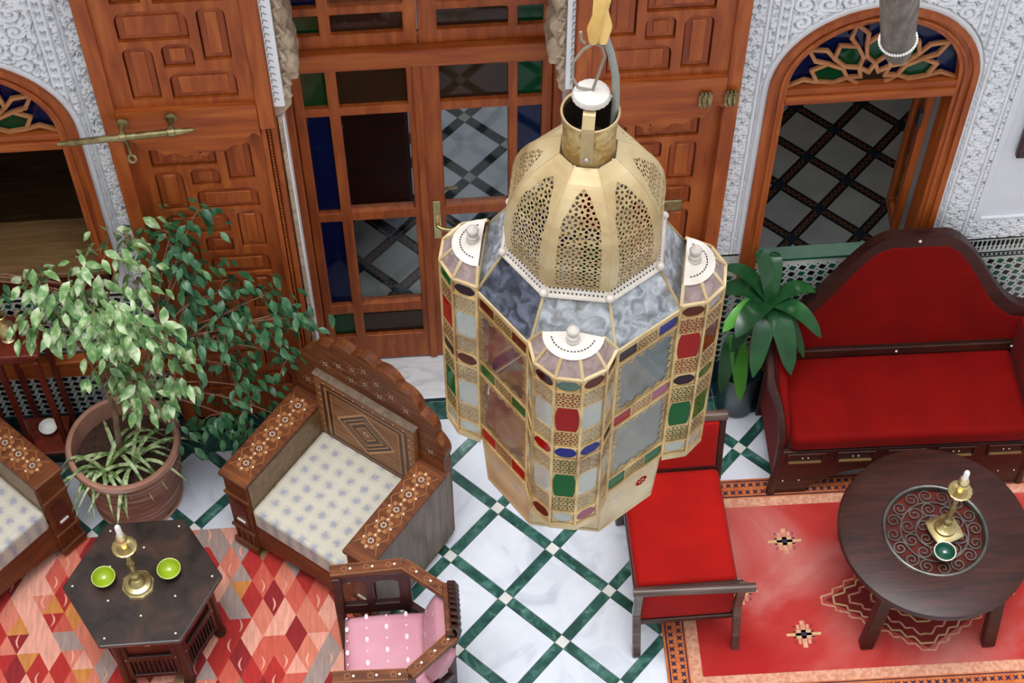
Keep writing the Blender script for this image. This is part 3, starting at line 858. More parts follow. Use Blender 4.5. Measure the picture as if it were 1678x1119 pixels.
# carved imposts of the doorway arch
def impost(idx, x, side):
    e = empty('trim_%d' % idx, (x, -0.03, 1.96), kind='structure')
    st = MB(WALLM).prism(rect(*sorted((side * 0.0, side * 0.052)), 0.075, 0.95), -0.02, 0.03)
    so = st.build('stucco_strip', M['plaster'], e, bevel=0.003)
    mm = MB(WALLM)  # grey marks laid on the strip for the shade in its carving
    for i in range(26):
        z = 0.10 + i * 0.032
        c = side * 0.026
        mm.prism([(c - 0.010, z), (c - 0.007, z), (c - 0.004, z + 0.022), (c - 0.008, z + 0.022)], 0.0302, 0.0312)
        mm.prism([(c - 0.004, z + 0.018), (c + 0.010, z + 0.010), (c + 0.010, z + 0.014), (c - 0.003, z + 0.023)], 0.0302, 0.0312)
    tag(mm.build('shade_motifs', M['cable'], so), 'row of motifs in shade grey', kind='stuff')
    # stone bracket with hanging lobes
    pts = [(0.0, 0.0), (0.02, 0.012), (0.045, 0.028), (0.062, 0.05), (0.075, 0.07), (0.076, 0.19), (0.108, 0.195), (0.114, 0.215), (0.108, 0.235), (0.112, 0.26), (0.107, 0.30),
           (0.092, 0.325), (0.098, 0.345), (0.106, 0.37), (0.103, 0.41), (0.088, 0.44), (0.094, 0.46), (0.10, 0.49), (0.096, 0.52), (0.086, 0.56), (0.084, 0.95), (0.0, 0.95)]
    pts = [(side * p[0], p[1]) for p in pts]
    if side < 0: pts = list(reversed(pts))
    MB(WALLM).plate(pts, [], -0.16, 0.012).build('bracket', M['stone'], e, bevel=0.012, bseg=3)
    for (u, z, r) in ((0.092, 0.27, 0.030), (0.088, 0.385, 0.028), (0.080, 0.50, 0.026), (0.055, 0.135, 0.022)):
        b = MB(T(side * u, -0.005, z)); b.ball((0, 0, 0), r, 10, 8, 1.7)
        b.build('lobe', M['stone'], e, smooth=True)
    for i in range(13):
        b = MB(); b.tube([(side * 0.058, -0.018, 0.10 + i * 0.062), (side * (0.074 + 0.004 * (i % 3)), -0.026, 0.125 + i * 0.062), (side * 0.060, -0.016, 0.155 + i * 0.062)], [0.006, 0.011, 0.006], 6)
        b.build('carved_leaf', M['stone'], e, smooth=True)
impost(5, -0.508, 1)
impost(6, 0.60, -1)

# framed picture at the edge of the white panel
pic = empty('picture', (2.52, -0.004, 1.62), label='dark framed picture hung on the plain white wall panel', cat='picture')
MB(WALLM).plate(rect(-0.18, 0.18, -0.16, 0.24), [list(reversed(rect(-0.14, 0.14, -0.12, 0.20)))], 0.0, 0.025).build('picture_frame', M['darkw'], pic, bevel=0.004)
MB(WALLM).prism(rect(-0.142, 0.142, -0.122, 0.202), 0.0, 0.008).build('print', M['maho'], pic)

# ------------------------------------------------------------------ hanging lantern
lan = empty('hanging_lantern', (0.3899, -1.8022, 2.365), -0.1948, label='large brass filigree lantern with onion dome and coloured glass panes hanging in the middle', cat='lantern')
Z_TRAY, Z_BOT, Z_ROOF, Z_DOME, Z_COL0, Z_COL1 = 0.0, 0.225, 0.893, 1.026, 1.335, 1.455
R_BODY, R_DOME, R_TRAY = 0.270, 0.190, 0.250
C8 = math.cos(PI / 8)
def sn(k):
    a = -PI / 2 + k * PI / 4
    return Vector((math.cos(a), math.sin(a), 0)), Vector((-math.sin(a), math.cos(a), 0))
def vtx(k, r, z):
    a = -PI / 2 + (k - 0.5) * PI / 4
    return Vector((r * math.cos(a), r * math.sin(a), z))

def star_segments(w, h, cell, inside):
    """star lattice lines over a w x h field centred on u = 0, v from 0; only what lies inside()"""
    segs = []
    nu = int(w / cell) + 2; nv = int(h / cell) + 2
    for i in range(-nu, nu + 1):
        for j in range(-1, nv + 1):
            c = (i * cell, (j + 0.5) * cell)
            P = [(c[0] + cell * 0.5 * math.cos(PI / 4 * k), c[1] + cell * 0.5 * math.sin(PI / 4 * k)) for k in range(8)]
            S = [(P[k], P[(k + 3) % 8]) for k in range(8)]
            for k in (1, 3, 5, 7):
                S.append((P[k], (c[0] + cell * 0.5 * (1 if k in (1, 7) else -1), c[1] + cell * 0.5 * (1 if k in (1, 3) else -1))))
            for a, b in S:
                L = math.hypot(b[0] - a[0], b[1] - a[1]); n = max(1, int(round(L / (cell * 0.3))))
                run = None
                for q in range(n):
                    m0 = q / n; m1 = (q + 1) / n
                    p0 = (a[0] + (b[0] - a[0]) * m0, a[1] + (b[1] - a[1]) * m0); p1 = (a[0] + (b[0] - a[0]) * m1, a[1] + (b[1] - a[1]) * m1)
                    mid = ((p0[0] + p1[0]) / 2, (p0[1] + p1[1]) / 2)
                    if inside(*mid):
                        run = (run[0], p1) if run else (p0, p1)
                        if q % 3 == 2:
                            segs.append(run); run = None
                    elif run:
                        segs.append(run); run = None
                if run: segs.append(run)
    return segs
def ribbons(mb, segs, w, mp):
    for a, b in segs:
        dx, dy = b[0] - a[0], b[1] - a[1]; l = math.hypot(dx, dy)
        if l < 1e-6: continue
        nx, ny = -dy / l * w / 2, dx / l * w / 2
        mb.quad(mp(a[0] + nx, a[1] + ny), mp(a[0] - nx, a[1] - ny), mp(b[0] - nx, b[1] - ny), mp(b[0] + nx, b[1] + ny))

# dome: eight gores, each a pierced sheet with a solid border
DP = [(0.0, 0.176), (0.04, 0.181), (0.085, 0.184), (0.13, 0.181), (0.17, 0.173), (0.205, 0.159), (0.235, 0.142), (0.262, 0.121), (0.285, 0.098), (0.302, 0.076), (0.310, 0.064)]
# arc length table along the profile
SL = [0.0]
for (z0, a0), (z1, a1) in zip(DP[:-1], DP[1:]):
    SL.append(SL[-1] + math.hypot(z1 - z0, a1 - a0))
STOT = SL[-1]
def prof(s):
    s = min(max(s, 0), STOT)
    for i in range(len(SL) - 1):
        if s <= SL[i + 1] + 1e-9:
            t = (s - SL[i]) / (SL[i + 1] - SL[i])
            return DP[i][0] + (DP[i + 1][0] - DP[i][0]) * t, DP[i][1] + (DP[i + 1][1] - DP[i][1]) * t
T8 = math.tan(PI / 8)
def halfw(s):
    return prof(s)[1] * T8
def zone(s):
    """half width of the pierced field at arc length s"""
    if s < 0.014 or s > 0.304: return 0.0
    w = halfw(s) * 0.70
    if s > 0.22:
        w *= math.sqrt(max(0, 1 - ((s - 0.22) / 0.085) ** 2)) * 0.7 + 0.3 * (1 - (s - 0.22) / 0.085)
    return w
for k in range(8):
    n, t = sn(k)
    def mp(u, s, off=0.0):
        z, a = prof(s)
        return tuple(n * (a + off) + t * u + Vector((0, 0, Z_DOME + z)))
    gb = MB()
    N = 44
    ss = [STOT * i / N for i in range(N + 1)]
    for s0, s1 in zip(ss[:-1], ss[1:]):
        h0, h1 = halfw(s0), halfw(s1); w0, w1 = zone(s0), zone(s1)
        if w0 == 0 and w1 == 0:
            gb.quad(mp(-h0, s0), mp(h0, s0), mp(h1, s1), mp(-h1, s1))
        else:
            gb.quad(mp(w0, s0), mp(h0, s0), mp(h1, s1), mp(w1, s1))
            gb.quad(mp(-h0, s0), mp(-w0, s0), mp(-w1, s1), mp(-h1, s1))
    go = gb.build('dome_gore', M['lbrass'], lan, solid=0.0016)
    fr_ = MB()
    ribbons(fr_, star_segments(0.1, STOT, 0.0265, lambda u, s: zone(s) > 0 and abs(u) < zone(s) + 0.001), 0.0026, lambda u, s: mp(u, s, 0.0002))
    fo_ = fr_.build('filigree', M['lbrass'], go, solid=0.0012)
    sb = MB(); sb.tube([tuple(vtx(k, prof(s)[1] / C8, Z_DOME + prof(s)[0])) for s in ss], 0.0022, 5)
    sb.build('dome_seam', M['lbrass'], lan, smooth=True)
# rolled, dotted rim under the dome
for k in range(8):
    a, b = vtx(k, R_DOME + 0.004, Z_DOME - 0.004), vtx(k + 1, R_DOME + 0.004, Z_DOME - 0.004)
    n, t = sn(k)
    rm = MB()
    i0, i1 = vtx(k, R_DOME - 0.004, Z_DOME + 0.014), vtx(k + 1, R_DOME - 0.004, Z_DOME + 0.014)
    o0, o1 = vtx(k, R_DOME + 0.016, Z_DOME - 0.010), vtx(k + 1, R_DOME + 0.016, Z_DOME - 0.010)
    rm.quad(tuple(o0), tuple(o1), tuple(i1), tuple(i0))
    rm.tube([tuple(o0), tuple(o1)], 0.0045, 6)
    ro = rm.build('dome_rim', M['lwhite'], lan, solid=0.002)
    dm = MB()
    up_ = ((i0 + i1) / 2 - (o0 + o1) / 2).normalized(); nn_ = t.cross(up_).normalized()
    if nn_.dot(n) < 0: nn_ = -nn_
    for q in range(15):
        for rr in (0.32, 0.68):
            f = (q + (0.5 if rr < 0.5 else 0.9)) / 15.2
            if f > 0.97: continue
            p = o0.lerp(o1, f).lerp(i0.lerp(i1, f), rr) + nn_ * 0.0014
            r = 0.0026
            dm.add([tuple(p + (t * math.cos(2 * PI * g / 6) + up_ * math.sin(2 * PI * g / 6)) * r) for g in range(6)], [tuple(range(6))])
    dm.build('dark_dots', M['hole'], ro)  # dots coloured dark for the shade in the piercings
    bb = MB(); bb.ball(tuple(vtx(k, R_DOME + 0.014, Z_DOME - 0.004)), 0.0115, 10, 8)
    bb.build('rim_knob', M['lwhite'], lan, smooth=True)

# roof panes
for k in range(8):
    o0, o1 = vtx(k, R_BODY, Z_ROOF), vtx(k + 1, R_BODY, Z_ROOF)
    i0, i1 = vtx(k, R_DOME + 0.010, Z_DOME - 0.008), vtx(k + 1, R_DOME + 0.010, Z_DOME - 0.008)
    n, t = sn(k)
    p = MB()
    d = n * 0.002
    p.add([tuple(v) for v in (o0, o1, i1, i0)] + [tuple(v - d) for v in (o0, o1, i1, i0)], [(0, 1, 2, 3), (7, 6, 5, 4), (0, 4, 5, 1), (1, 5, 6, 2), (2, 6, 7, 3), (3, 7, 4, 0)])
    p.build('roof_pane', M['l_roofdark'] if k == 7 else M['l_roof'], lan)
    b = MB(); b.bar(tuple(o0), tuple(i0), 0.0065, 0.005, up=(0, 0, 1)); b.build('roof_bar', M['lbrass'], lan)
    b = MB(); b.bar(tuple(o0), tuple(o1), 0.006, 0.006); b.build('eave_bar', M['lbrass'], lan)

def pane_box(mb, mp, u0, u1, v0, v1, d=0.002):
    c = [mp(u0, v0, 0), mp(u1, v0, 0), mp(u1, v1, 0), mp(u0, v1, 0)]
    e = [mp(u0, v0, -d), mp(u1, v0, -d), mp(u1, v1, -d), mp(u0, v1, -d)]
    mb.add(c + e, [(0, 1, 2, 3), (7, 6, 5, 4), (0, 4, 5, 1), (1, 5, 6, 2), (2, 6, 7, 3), (3, 7, 4, 0)])
def lattice_fret(mb, mp, u0, u1, v0, v1, cell, w, keep=None):
    """net of crossing arcs filling a field"""
    cu, cv = (u0 + u1) / 2, v0
    ins = lambda u, v: (u0 <= u + cu <= u1) and (v0 <= v + cv <= v1) and (keep is None or keep(u + cu, v + cv))
    segs = star_segments((u1 - u0), (v1 - v0), cell, ins)
    ribbons(mb, segs, w, lambda u, v: mp(u + cu, v + cv, 0.0012))
def ogive(mb, mp, u0, u1, v0, v1, cover):
    """sheet-brass corner pieces that leave a rounded opening; drawn as strips"""
    n = 10
    hv = (v1 - v0) / 2; cu = (u0 + u1) / 2; hu = (u1 - u0) / 2
    for i in range(n):
        a = v0 + (v1 - v0) * i / n; b = v0 + (v1 - v0) * (i + 1) / n
        def e(v):
            q = abs((v - v0 - hv) / hv)
            return hu * (1 - cover * q ** 2.2)
        for s in (-1, 1):
            q = [mp(cu + s * hu, a, 0.001), mp(cu + s * hu, b, 0.001), mp(cu + s * e(b), b, 0.001), mp(cu + s * e(a), a, 0.001)]
            mb.quad(*(q if s > 0 else reversed(q)))

# main faces between the turrets
BANDS = [(0.832, 0.886), (0.545, 0.603), (0.232, 0.298)]
FACECOL = {7: ('l_brown', 'l_green', 'l_red'), 1: ('l_dark', 'l_red', 'l_green'), 3: ('l_red', 'l_blue', 'l_green'), 5: ('l_green', 'l_brown', 'l_blue')}
FACEALT = {1: {1: 'l_pink', 0: 'l_blue'}}
PANES = {7: ('l_clear', 'l_clear'), 1: ('l_clear', 'l_clear'), 3: ('l_clear', 'l_green'), 5: ('l_blue', 'l_clear')}
HS = R_BODY * math.sin(PI / 8)
AP = R_BODY * C8
for k in (1, 3, 5, 7):
    n, t = sn(k)
    def mp(u, z, off=0.0):
        return tuple(n * (AP + off) + t * u + Vector((0, 0, z)))
    fb = MB()
    for s in (-1, 1):
        fb.bar(mp(s * (HS - 0.004), Z_BOT), mp(s * (HS - 0.004), Z_ROOF), 0.009, 0.009, up=tuple(n))
    for (z0, z1) in BANDS:
        for z in (z0, z1):
            fb.bar(mp(-HS, z), mp(HS, z), 0.0075, 0.0075, up=tuple(n))
    face = fb.build('face_frame', M['lgold'], lan)
    fret = MB()
    for bi, (z0, z1) in enumerate(BANDS):
        zc = (z0 + z1) / 2
        for side in (-1, 1):
            u0, u1 = sorted((side * 0.034, side * 0.092))
            col = FACECOL[k][bi]
            if side > 0 and bi in FACEALT.get(k, {}): col = FACEALT[k][bi]
            p = MB(); pane_box(p, mp, u0, u1, z0 + 0.006, z1 - 0.006)
            p.build('band_pane', M[col], face)
            ogive(fret, mp, u0 - 0.004, u1 + 0.004, z0 + 0.003, z1 - 0.003, 0.42)
        lattice_fret(fret, mp, -0.036, 0.036, z0 + 0.004, z1 - 0.004, 0.018, 0.0024)
        p = MB(); pane_box(p, mp, -0.034, 0.034, z0 + 0.006, z1 - 0.006); p.build('band_pane', M[FACECOL[k][bi]], face)
    for wi, (z0, z1) in enumerate(((0.603, 0.832), (0.298, 0.545))):
        p = MB(); pane_box(p, mp, -HS + 0.006, HS - 0.006, z0 + 0.003, z1 - 0.003)
        p.build('window_pane', M[PANES[k][wi]], face)
        # lace edging round the pane
        def edge(u, v, z0=z0, z1=z1):
            du = HS - 0.008 - abs(u); dv = min(v - z0, z1 - v) - 0.004
            lim = 0.006 + 0.012 * abs(math.sin(v * 95)) if du < dv else 0.008 + 0.014 * abs(math.sin(u * 95))
            corner = (du + dv) < 0.040
            return min(du, dv) < lim or corner
        lattice_fret(fret, mp, -HS + 0.008, HS - 0.008, z0 + 0.004, z1 - 0.004, 0.0165, 0.0022, edge)
    fret.build('fretwork', M['lgold'], face)

# four turrets, each half a decagon
RT = 0.106
TCELLS = [(0.862, 0.902, 's'), (0.618, 0.852, 't'), (0.563, 0.607, 's'), (0.300, 0.548, 't'), (0.238, 0.285, 's')]
TCOL = {  # small, tall, small, tall, small for each of the five faces
    0: [('l_dark', 'l_white', 'l_dark', 'l_white', 'l_brown'), ('l_dark', 'l_white', 'l_red', 'l_white', 'l_brown'), ('l_teal', 'l_red', 'l_blue', 'l_green', 'l_white'),
        ('l_brown', 'l_white', 'l_blue', 'l_white', 'l_pink'), ('l_dark', 'l_white', 'l_dark', 'l_white', 'l_white')],
    6: [('l_brown', 'l_white', 'l_mauve', 'l_white', 'l_dark'), ('l_red', 'l_white', 'l_mauve', 'l_white', 'l_dark'), ('l_red', 'l_white', 'l_brown', 'l_white', 'l_green'),
        ('l_green', 'l_red', 'l_dark', 'l_green', 'l_white'), ('l_dark', 'l_white', 'l_brown', 'l_white', 'l_white')],
    2: [('l_brown', 'l_red', 'l_dark', 'l_green', 'l_white'), ('l_mauve', 'l_brown', 'l_green', 'l_green', 'l_white'), ('l_brown', 'l_white', 'l_green', 'l_white', 'l_red'),
        ('l_dark', 'l_white', 'l_mauve', 'l_white', 'l_red'), ('l_dark', 'l_white', 'l_mauve', 'l_white', 'l_red')]}
TCOL[4] = TCOL[0]
for k in (0, 2, 4, 6):
    n, t = sn(k)
    cen = n * AP
    def tp(an, r, z):
        return cen + n * (r * math.cos(an)) + t * (r * math.sin(an)) + Vector((0, 0, z))
    ang = [math.radians(a) for a in (-90, -54, -18, 18, 54, 90)]
    ft = MB()
    for a in ang:
        ft.bar(tuple(tp(a, RT, Z_BOT)), tuple(tp(a, RT, 0.908)), 0.0075, 0.0075, up=tuple(n * math.cos(a) + t * math.sin(a)))
    for f in range(5):
        a0, a1 = ang[f], ang[f + 1]
        for z in (0.228, 0.292, 0.555, 0.612, 0.857, 0.906):
            ft.bar(tuple(tp(a0, RT, z)), tuple(tp(a1, RT, z)), 0.007, 0.006, up=(0, 0, 1))
    tur = ft.build('turret_frame', M['lgold'], lan)
    tf = MB()
    for f in range(5):
        a0, a1 = ang[f], ang[f + 1]
        p0, p1 = tp(a0, RT, 0), tp(a1, RT, 0)
        mid = (p0 + p1) / 2; tt = (p1 - p0).normalized(); L = (p1 - p0).length / 2
        nn = (mid - cen); nn.z = 0; nn.normalize()
        def mp(u, z, off=0.0, mid=mid, tt=tt, nn=nn):
            return tuple(mid + tt * u + nn * off + Vector((0, 0, z)))
        hu = L - 0.005
        for ci, (z0, z1, ty) in enumerate(TCELLS):
            p = MB(); pane_box(p, mp, -hu, hu, z0, z1)
            p.build('turret_pane', M[TCOL[k][f][ci]], tur)
            if ty == 's':
                ogive(tf, mp, -hu, hu, z0 - 0.002, z1 + 0.002, 0.75)
            else:
                h = z1 - z0
                lattice_fret(tf, mp, -hu, hu, z0 - 0.002, z0 + h * 0.28, 0.0225, 0.0026)
                lattice_fret(tf, mp, -hu, hu, z1 - h * 0.28, z1 + 0.002, 0.0225, 0.0026)
                ogive(tf, mp, -hu - 0.002, hu + 0.002, z0 + h * 0.24, z1 - h * 0.24, 0.30)
                for zz in (z0 + h * 0.27, z1 - h * 0.27):
                    tf.bar(mp(-hu, zz), mp(hu, zz), 0.003, 0.003, up=tuple(nn))
    tf.build('turret_fretwork', M['lgold'], tur)
    # scalloped skirt at the turret's foot
    sk = MB()
    for f in range(5):
        a0, a1 = ang[f], ang[f + 1]
        sk.quad(tuple(tp(a0, RT + 0.004, 0.205)), tuple(tp(a1, RT + 0.004, 0.205)), tuple(tp(a1, RT, 0.230)), tuple(tp(a0, RT, 0.230)))
    sk.add([tuple(tp(a, RT, 0.215)) for a in ang], [tuple(range(6))])
    sk.build('turret_skirt', M['lbrass'], tur, solid=0.0015)
    # sloping glass roof and pierced half-moon cap
    RC, ZC = 0.074, 0.950
    cap = MB()
    NA = 14
    outer = [tp(-PI / 2 + PI * i / NA, RC, ZC) for i in range(NA + 1)]
    cap.add([tuple(tp(0, 0.0, ZC + 0.014))] + [tuple(v) for v in outer], [(0, i + 1, i + 2) for i in range(NA)])
    co = cap.build('turret_cap', M['lwhite'], lan, solid=0.002)
    dts = MB()
    for i in range(17):
        a = -1.25 + 2.5 * i / 16
        c = tp(a, RC * 0.72, ZC + 0.0062); tg = (t * math.cos(a) - n * math.sin(a)); rd = (n * math.cos(a) + t * math.sin(a))
        q = [c + tg * 0.0036, c + rd * 0.0022, c - tg * 0.0036, c - rd * 0.0022]
        dts.add([tuple(v) for v in q], [(0, 1, 2, 3)])
    dts.build('dark_dots', M['hole'], co)  # dark lozenges laid on the cap for shaded piercings
    for f in range(5):
        a0, a1 = ang[f], ang[f + 1]
        q = [tp(a0, RT, 0.908), tp(a1, RT, 0.908), tp(a1, RC - 0.002, ZC - 0.001), tp(a0, RC - 0.002, ZC - 0.001)]
        pm = MB(); pm.add([tuple(v) for v in q] + [tuple(v - Vector((0, 0, 0.002))) for v in q], [(0, 1, 2, 3), (7, 6, 5, 4), (0, 4, 5, 1), (1, 5, 6, 2), (2, 6, 7, 3), (3, 7, 4, 0)])
        pm.build('turret_roof_pane', M['l_mauve'], co)
    rb = MB()
    for a in ang:
        rb.bar(tuple(tp(a, RT, 0.909)), tuple(tp(a, RC - 0.003, ZC)), 0.0085, 0.004)
    for f in range(5):
        rb.bar(tuple(tp(ang[f], RT, 0.909)), tuple(tp(ang[f + 1], RT, 0.909)), 0.008, 0.006)
    rb.bar(tuple(tp(-PI / 2, RT, 0.909)), tuple(tp(-PI / 2, RC, ZC)), 0.006).bar(tuple(tp(PI / 2, RT, 0.909)), tuple(tp(PI / 2, RC, ZC)), 0.006)
    rb.build('turret_roof_bars', M['lbrass'], co)
    kn = MB(T(*(cen + n * 0.022 + Vector((0, 0, ZC + 0.010)))))
    kn.lathe([(0.016, 0), (0.017, 0.003), (0.015, 0.006), (0.015, 0.018), (0.009, 0.021), (0.009, 0.025), (0.014, 0.030), (0.016, 0.037), (0.013, 0.044), (0.006, 0.049), (0.004, 0.053), (1e-5, 0.055)], 14)
    kn.build('turret_finial', M['lwhite'], co, smooth=True)

# tapering foot with pierced flowers and a shallow tray
for k in range(8):
    n, t = sn(k)
    a0, a1 = vtx(k, R_BODY - 0.006, Z_BOT), vtx(k + 1, R_BODY - 0.006, Z_BOT)
    b0, b1 = vtx(k, R_TRAY, Z_TRAY), vtx(k + 1, R_TRAY, Z_TRAY)
    s = MB(); s.quad(tuple(b0), tuple(b1), tuple(a1), tuple(a0))
    so = s.build('foot_panel', M['lbrass'], lan, solid=0.002)
    if k % 2:
        up_ = ((a0 + a1) / 2 - (b0 + b1) / 2).normalized(); nn_ = t.cross(up_)
        if nn_.dot(n) < 0: nn_ = -nn_
        fl_ = MB(); fd_ = MB()
        for q, (fu, fv) in enumerate(((0.28, 0.60), (0.72, 0.60))):
            c = b0.lerp(b1, fu).lerp(a0.lerp(a1, fu), fv) + nn_ * 0.002
            for g in range(8):
                a = 2 * PI * g / 8
                cc = c + (t * math.cos(a) + up_ * math.sin(a)) * 0.015
                (fl_ if (q == 1) == (k == 1) else fd_).add([tuple(cc + (t * math.cos(h * PI / 3) + up_ * math.sin(h * PI / 3)) * 0.0062) for h in range(6)], [tuple(range(6))])
            (fl_ if (q == 1) == (k == 1) else fd_).add([tuple(c + (t * math.cos(h * PI / 3) + up_ * math.sin(h * PI / 3)) * 0.005) for h in range(6)], [tuple(range(6))])
        fl_.build('pierced_flower', M['l_red'] if k == 1 else M['l_white'], so)
        fd_.build('pierced_flower', M['l_white'], so)
    e = MB(); e.bar(tuple(b0), tuple(b1), 0.006, 0.012); e.bar(tuple(b0), tuple(a0), 0.005); e.build('foot_edge', M['lbrass'], lan)
MB().prism([tuple(vtx(k, R_TRAY, 0))[:2] for k in range(8)], -0.003, 0.0).build('tray', M['lbrass'], lan)
# candle bulb holder inside
MB(T(0, 0, 0.02)).lathe([(0.05, -0.02), (0.05, 0.0), (0.012, 0.02), (0.012, 0.34), (0.03, 0.35), (0.03, 0.36), (1e-5, 0.36)], 16).build('lamp_stem', M['lgold'], lan, smooth=True)

# collar, strap, white canopy disc, hook, cable and cloth-wrapped chain
col = MB()
col.lathe([(0.060, Z_COL0 - 0.006), (0.062, Z_COL0 + 0.004), (0.0605, Z_COL0 + 0.05), (0.063, Z_COL1 - 0.004), (0.067, Z_COL1), (0.0665, Z_COL1 + 0.003), (0.0635, Z_COL1), (0.0590, Z_COL0 + 0.05), (0.058, Z_COL0)], 32, close=False)
cobj = col.build('collar', M['collar'], lan, smooth=True)
MB().lathe([(0.0575, Z_COL1 - 0.006), (0.0570, Z_COL0 + 0.01), (1e-5, Z_COL0 + 0.005)], 32, close=False).build('collar_lining', M['liningmetal'], cobj, smooth=True)  # dark brown lining added inside the collar
MB(T(0, 0, Z_COL1)).lathe([(0.0645 + 0.003 * math.cos(2 * PI * i / 8), 0.003 * math.sin(2 * PI * i / 8)) for i in range(9)], 32, close=False).build('collar_lip', M['lbrass'], cobj, smooth=True)
n, t = sn(0)
st = MB()
path = [n * 0.066 + Vector((0, 0, Z_COL0 + 0.02)), n * 0.066 + Vector((0, 0, Z_COL1 + 0.01)), n * 0.050 + Vector((0, 0, Z_COL1 + 0.035)), n * 0.0 + Vector((0, 0, Z_COL1 + 0.046))]
for a, b in zip(path[:-1], path[1:]):
    w = t * 0.014
    st.quad(tuple(a - w), tuple(a + w), tuple(b + w), tuple(b - w))
sto = st.build('strap', M['lbrass'], lan, solid=0.003)
MB(T(*(n * 0.069 + Vector((0, 0, Z_COL0 + 0.032))))).ball((0, 0, 0), 0.0085, 8, 6).build('strap_screw', M['wire'], sto, smooth=True)
ZD = Z_COL1 + 0.052
pr = []
dsc = MB(T(0, 0, ZD))
NN = 40
vs_ = [(0, 0, 0.016)]
for ring, (r, z) in enumerate(((0.026, 0.014), (0.039, 0.008), (0.0425, 0.0), (0.0425, -0.005))):
    for i in range(NN):
        rr = r * (1 + (0.03 * (i % 2) if ring >= 1 else 0))
        vs_.append((rr * math.cos(2 * PI * i / NN), rr * math.sin(2 * PI * i / NN), z))
fs_ = [(0, 1 + i, 1 + (i + 1) % NN) for i in range(NN)]
for ring in range(3):
    for i in range(NN):
        fs_.append((1 + ring * NN + i, 1 + (ring + 1) * NN + i, 1 + (ring + 1) * NN + (i + 1) % NN, 1 + ring * NN + (i + 1) % NN))
fs_.append(tuple(1 + 3 * NN + i for i in range(NN)))
dsc.add(vs_, fs_).build('canopy_disc', M['lwhite'], lan, smooth=True)
wr = MB()
wr.tube([(0.0, 0.0, ZD + 0.014), (-0.030, -0.006, ZD + 0.025), (-0.043, 0.0, ZD + 0.05), (-0.043, 0.01, ZD + 0.085), (-0.022, 0.012, ZD + 0.125), (0.0, 0.012, ZD + 0.145), (0.018, 0.012, ZD + 0.138), (0.024, 0.010, ZD + 0.11), (0.012, 0.0, ZD + 0.06), (0.002, -0.002, ZD + 0.014)], 0.0036, 6)
wr.build('wire_loop', M['wire'], lan, smooth=True)
cb = MB()
cb.tube([(0.052, 0.01, Z_COL0 + 0.06), (0.054, 0.012, Z_COL1 + 0.03), (0.050, 0.014, Z_COL1 + 0.10), (0.036, 0.016, Z_COL1 + 0.17), (0.022, 0.016, Z_COL1 + 0.215), (0.018, 0.014, Z_COL1 + 0.25)], 0.0085, 8)
cb.build('cable', M['cable'], lan, smooth=True)
rp = MB()
nv = 44
ring = 10
for sgn in range(2):
    pts = []
    for i in range(nv):
        z = ZD + 0.150 + i * 0.040
        a = i * 0.62 + sgn * PI
        pts.append((0.008 + 0.010 * math.cos(a), 0.012 + 0.010 * math.sin(a), z))
    rp.tube(pts, [0.010 if i == 0 else 0.0165 + 0.004 * math.sin(i * 1.9 + sgn) for i in range(nv)], ring)
rp.build('twisted_cloth', M['rope'], lan, smooth=True)
hk = MB()
hk.tube([(-0.030, 0.012, ZD + 0.175), (-0.028, 0.012, ZD + 0.150), (-0.02, 0.012, ZD + 0.142)], 0.0035, 6)
hk.tube([(0.012, 0.012, ZD + 0.19), (0.012, 0.012, ZD + 0.15), (0.004, 0.012, ZD + 0.142)], 0.004, 6)
hk.build('hook', M['wire'], lan, smooth=True)

# grey weathered pole with a bead string, end showing before the right arch
pl = empty('hanging_pole', (1.091, -1.714, 3.847), label='weathered grey wooden pole with white bead string hanging before the right arch', cat='pole')
POLE_DIR = Vector((-0.21, -0.33, 0.90))
dirv = POLE_DIR.normalized()
ctr = [dirv * s for s in (0.0, 0.012, 0.045, 0.10, 0.3, 3.2)]
MB().tube(ctr, [0.020, 0.030, 0.035, 0.0385, 0.043, 0.05], 9).build('pole', M['greyw'], pl)
bs = MB()
x_ = Vector((1, 0, 0)); y_ = dirv.cross(x_).normalized()
for i in range(40):
    a = 2 * PI * i / 40
    c = dirv * (0.085 + 0.016 * math.sin(a + 2.2)) + x_ * 0.0415 * math.cos(a) + y_ * 0.0415 * math.sin(a)
    bs.ball(tuple(c), 0.0036, 6, 4)
bs.build('bead_string', M['wax'], pl, smooth=True)

MOTIFS = [(1.46, -0.87), (1.475, -1.31), (1.24, -1.10)]
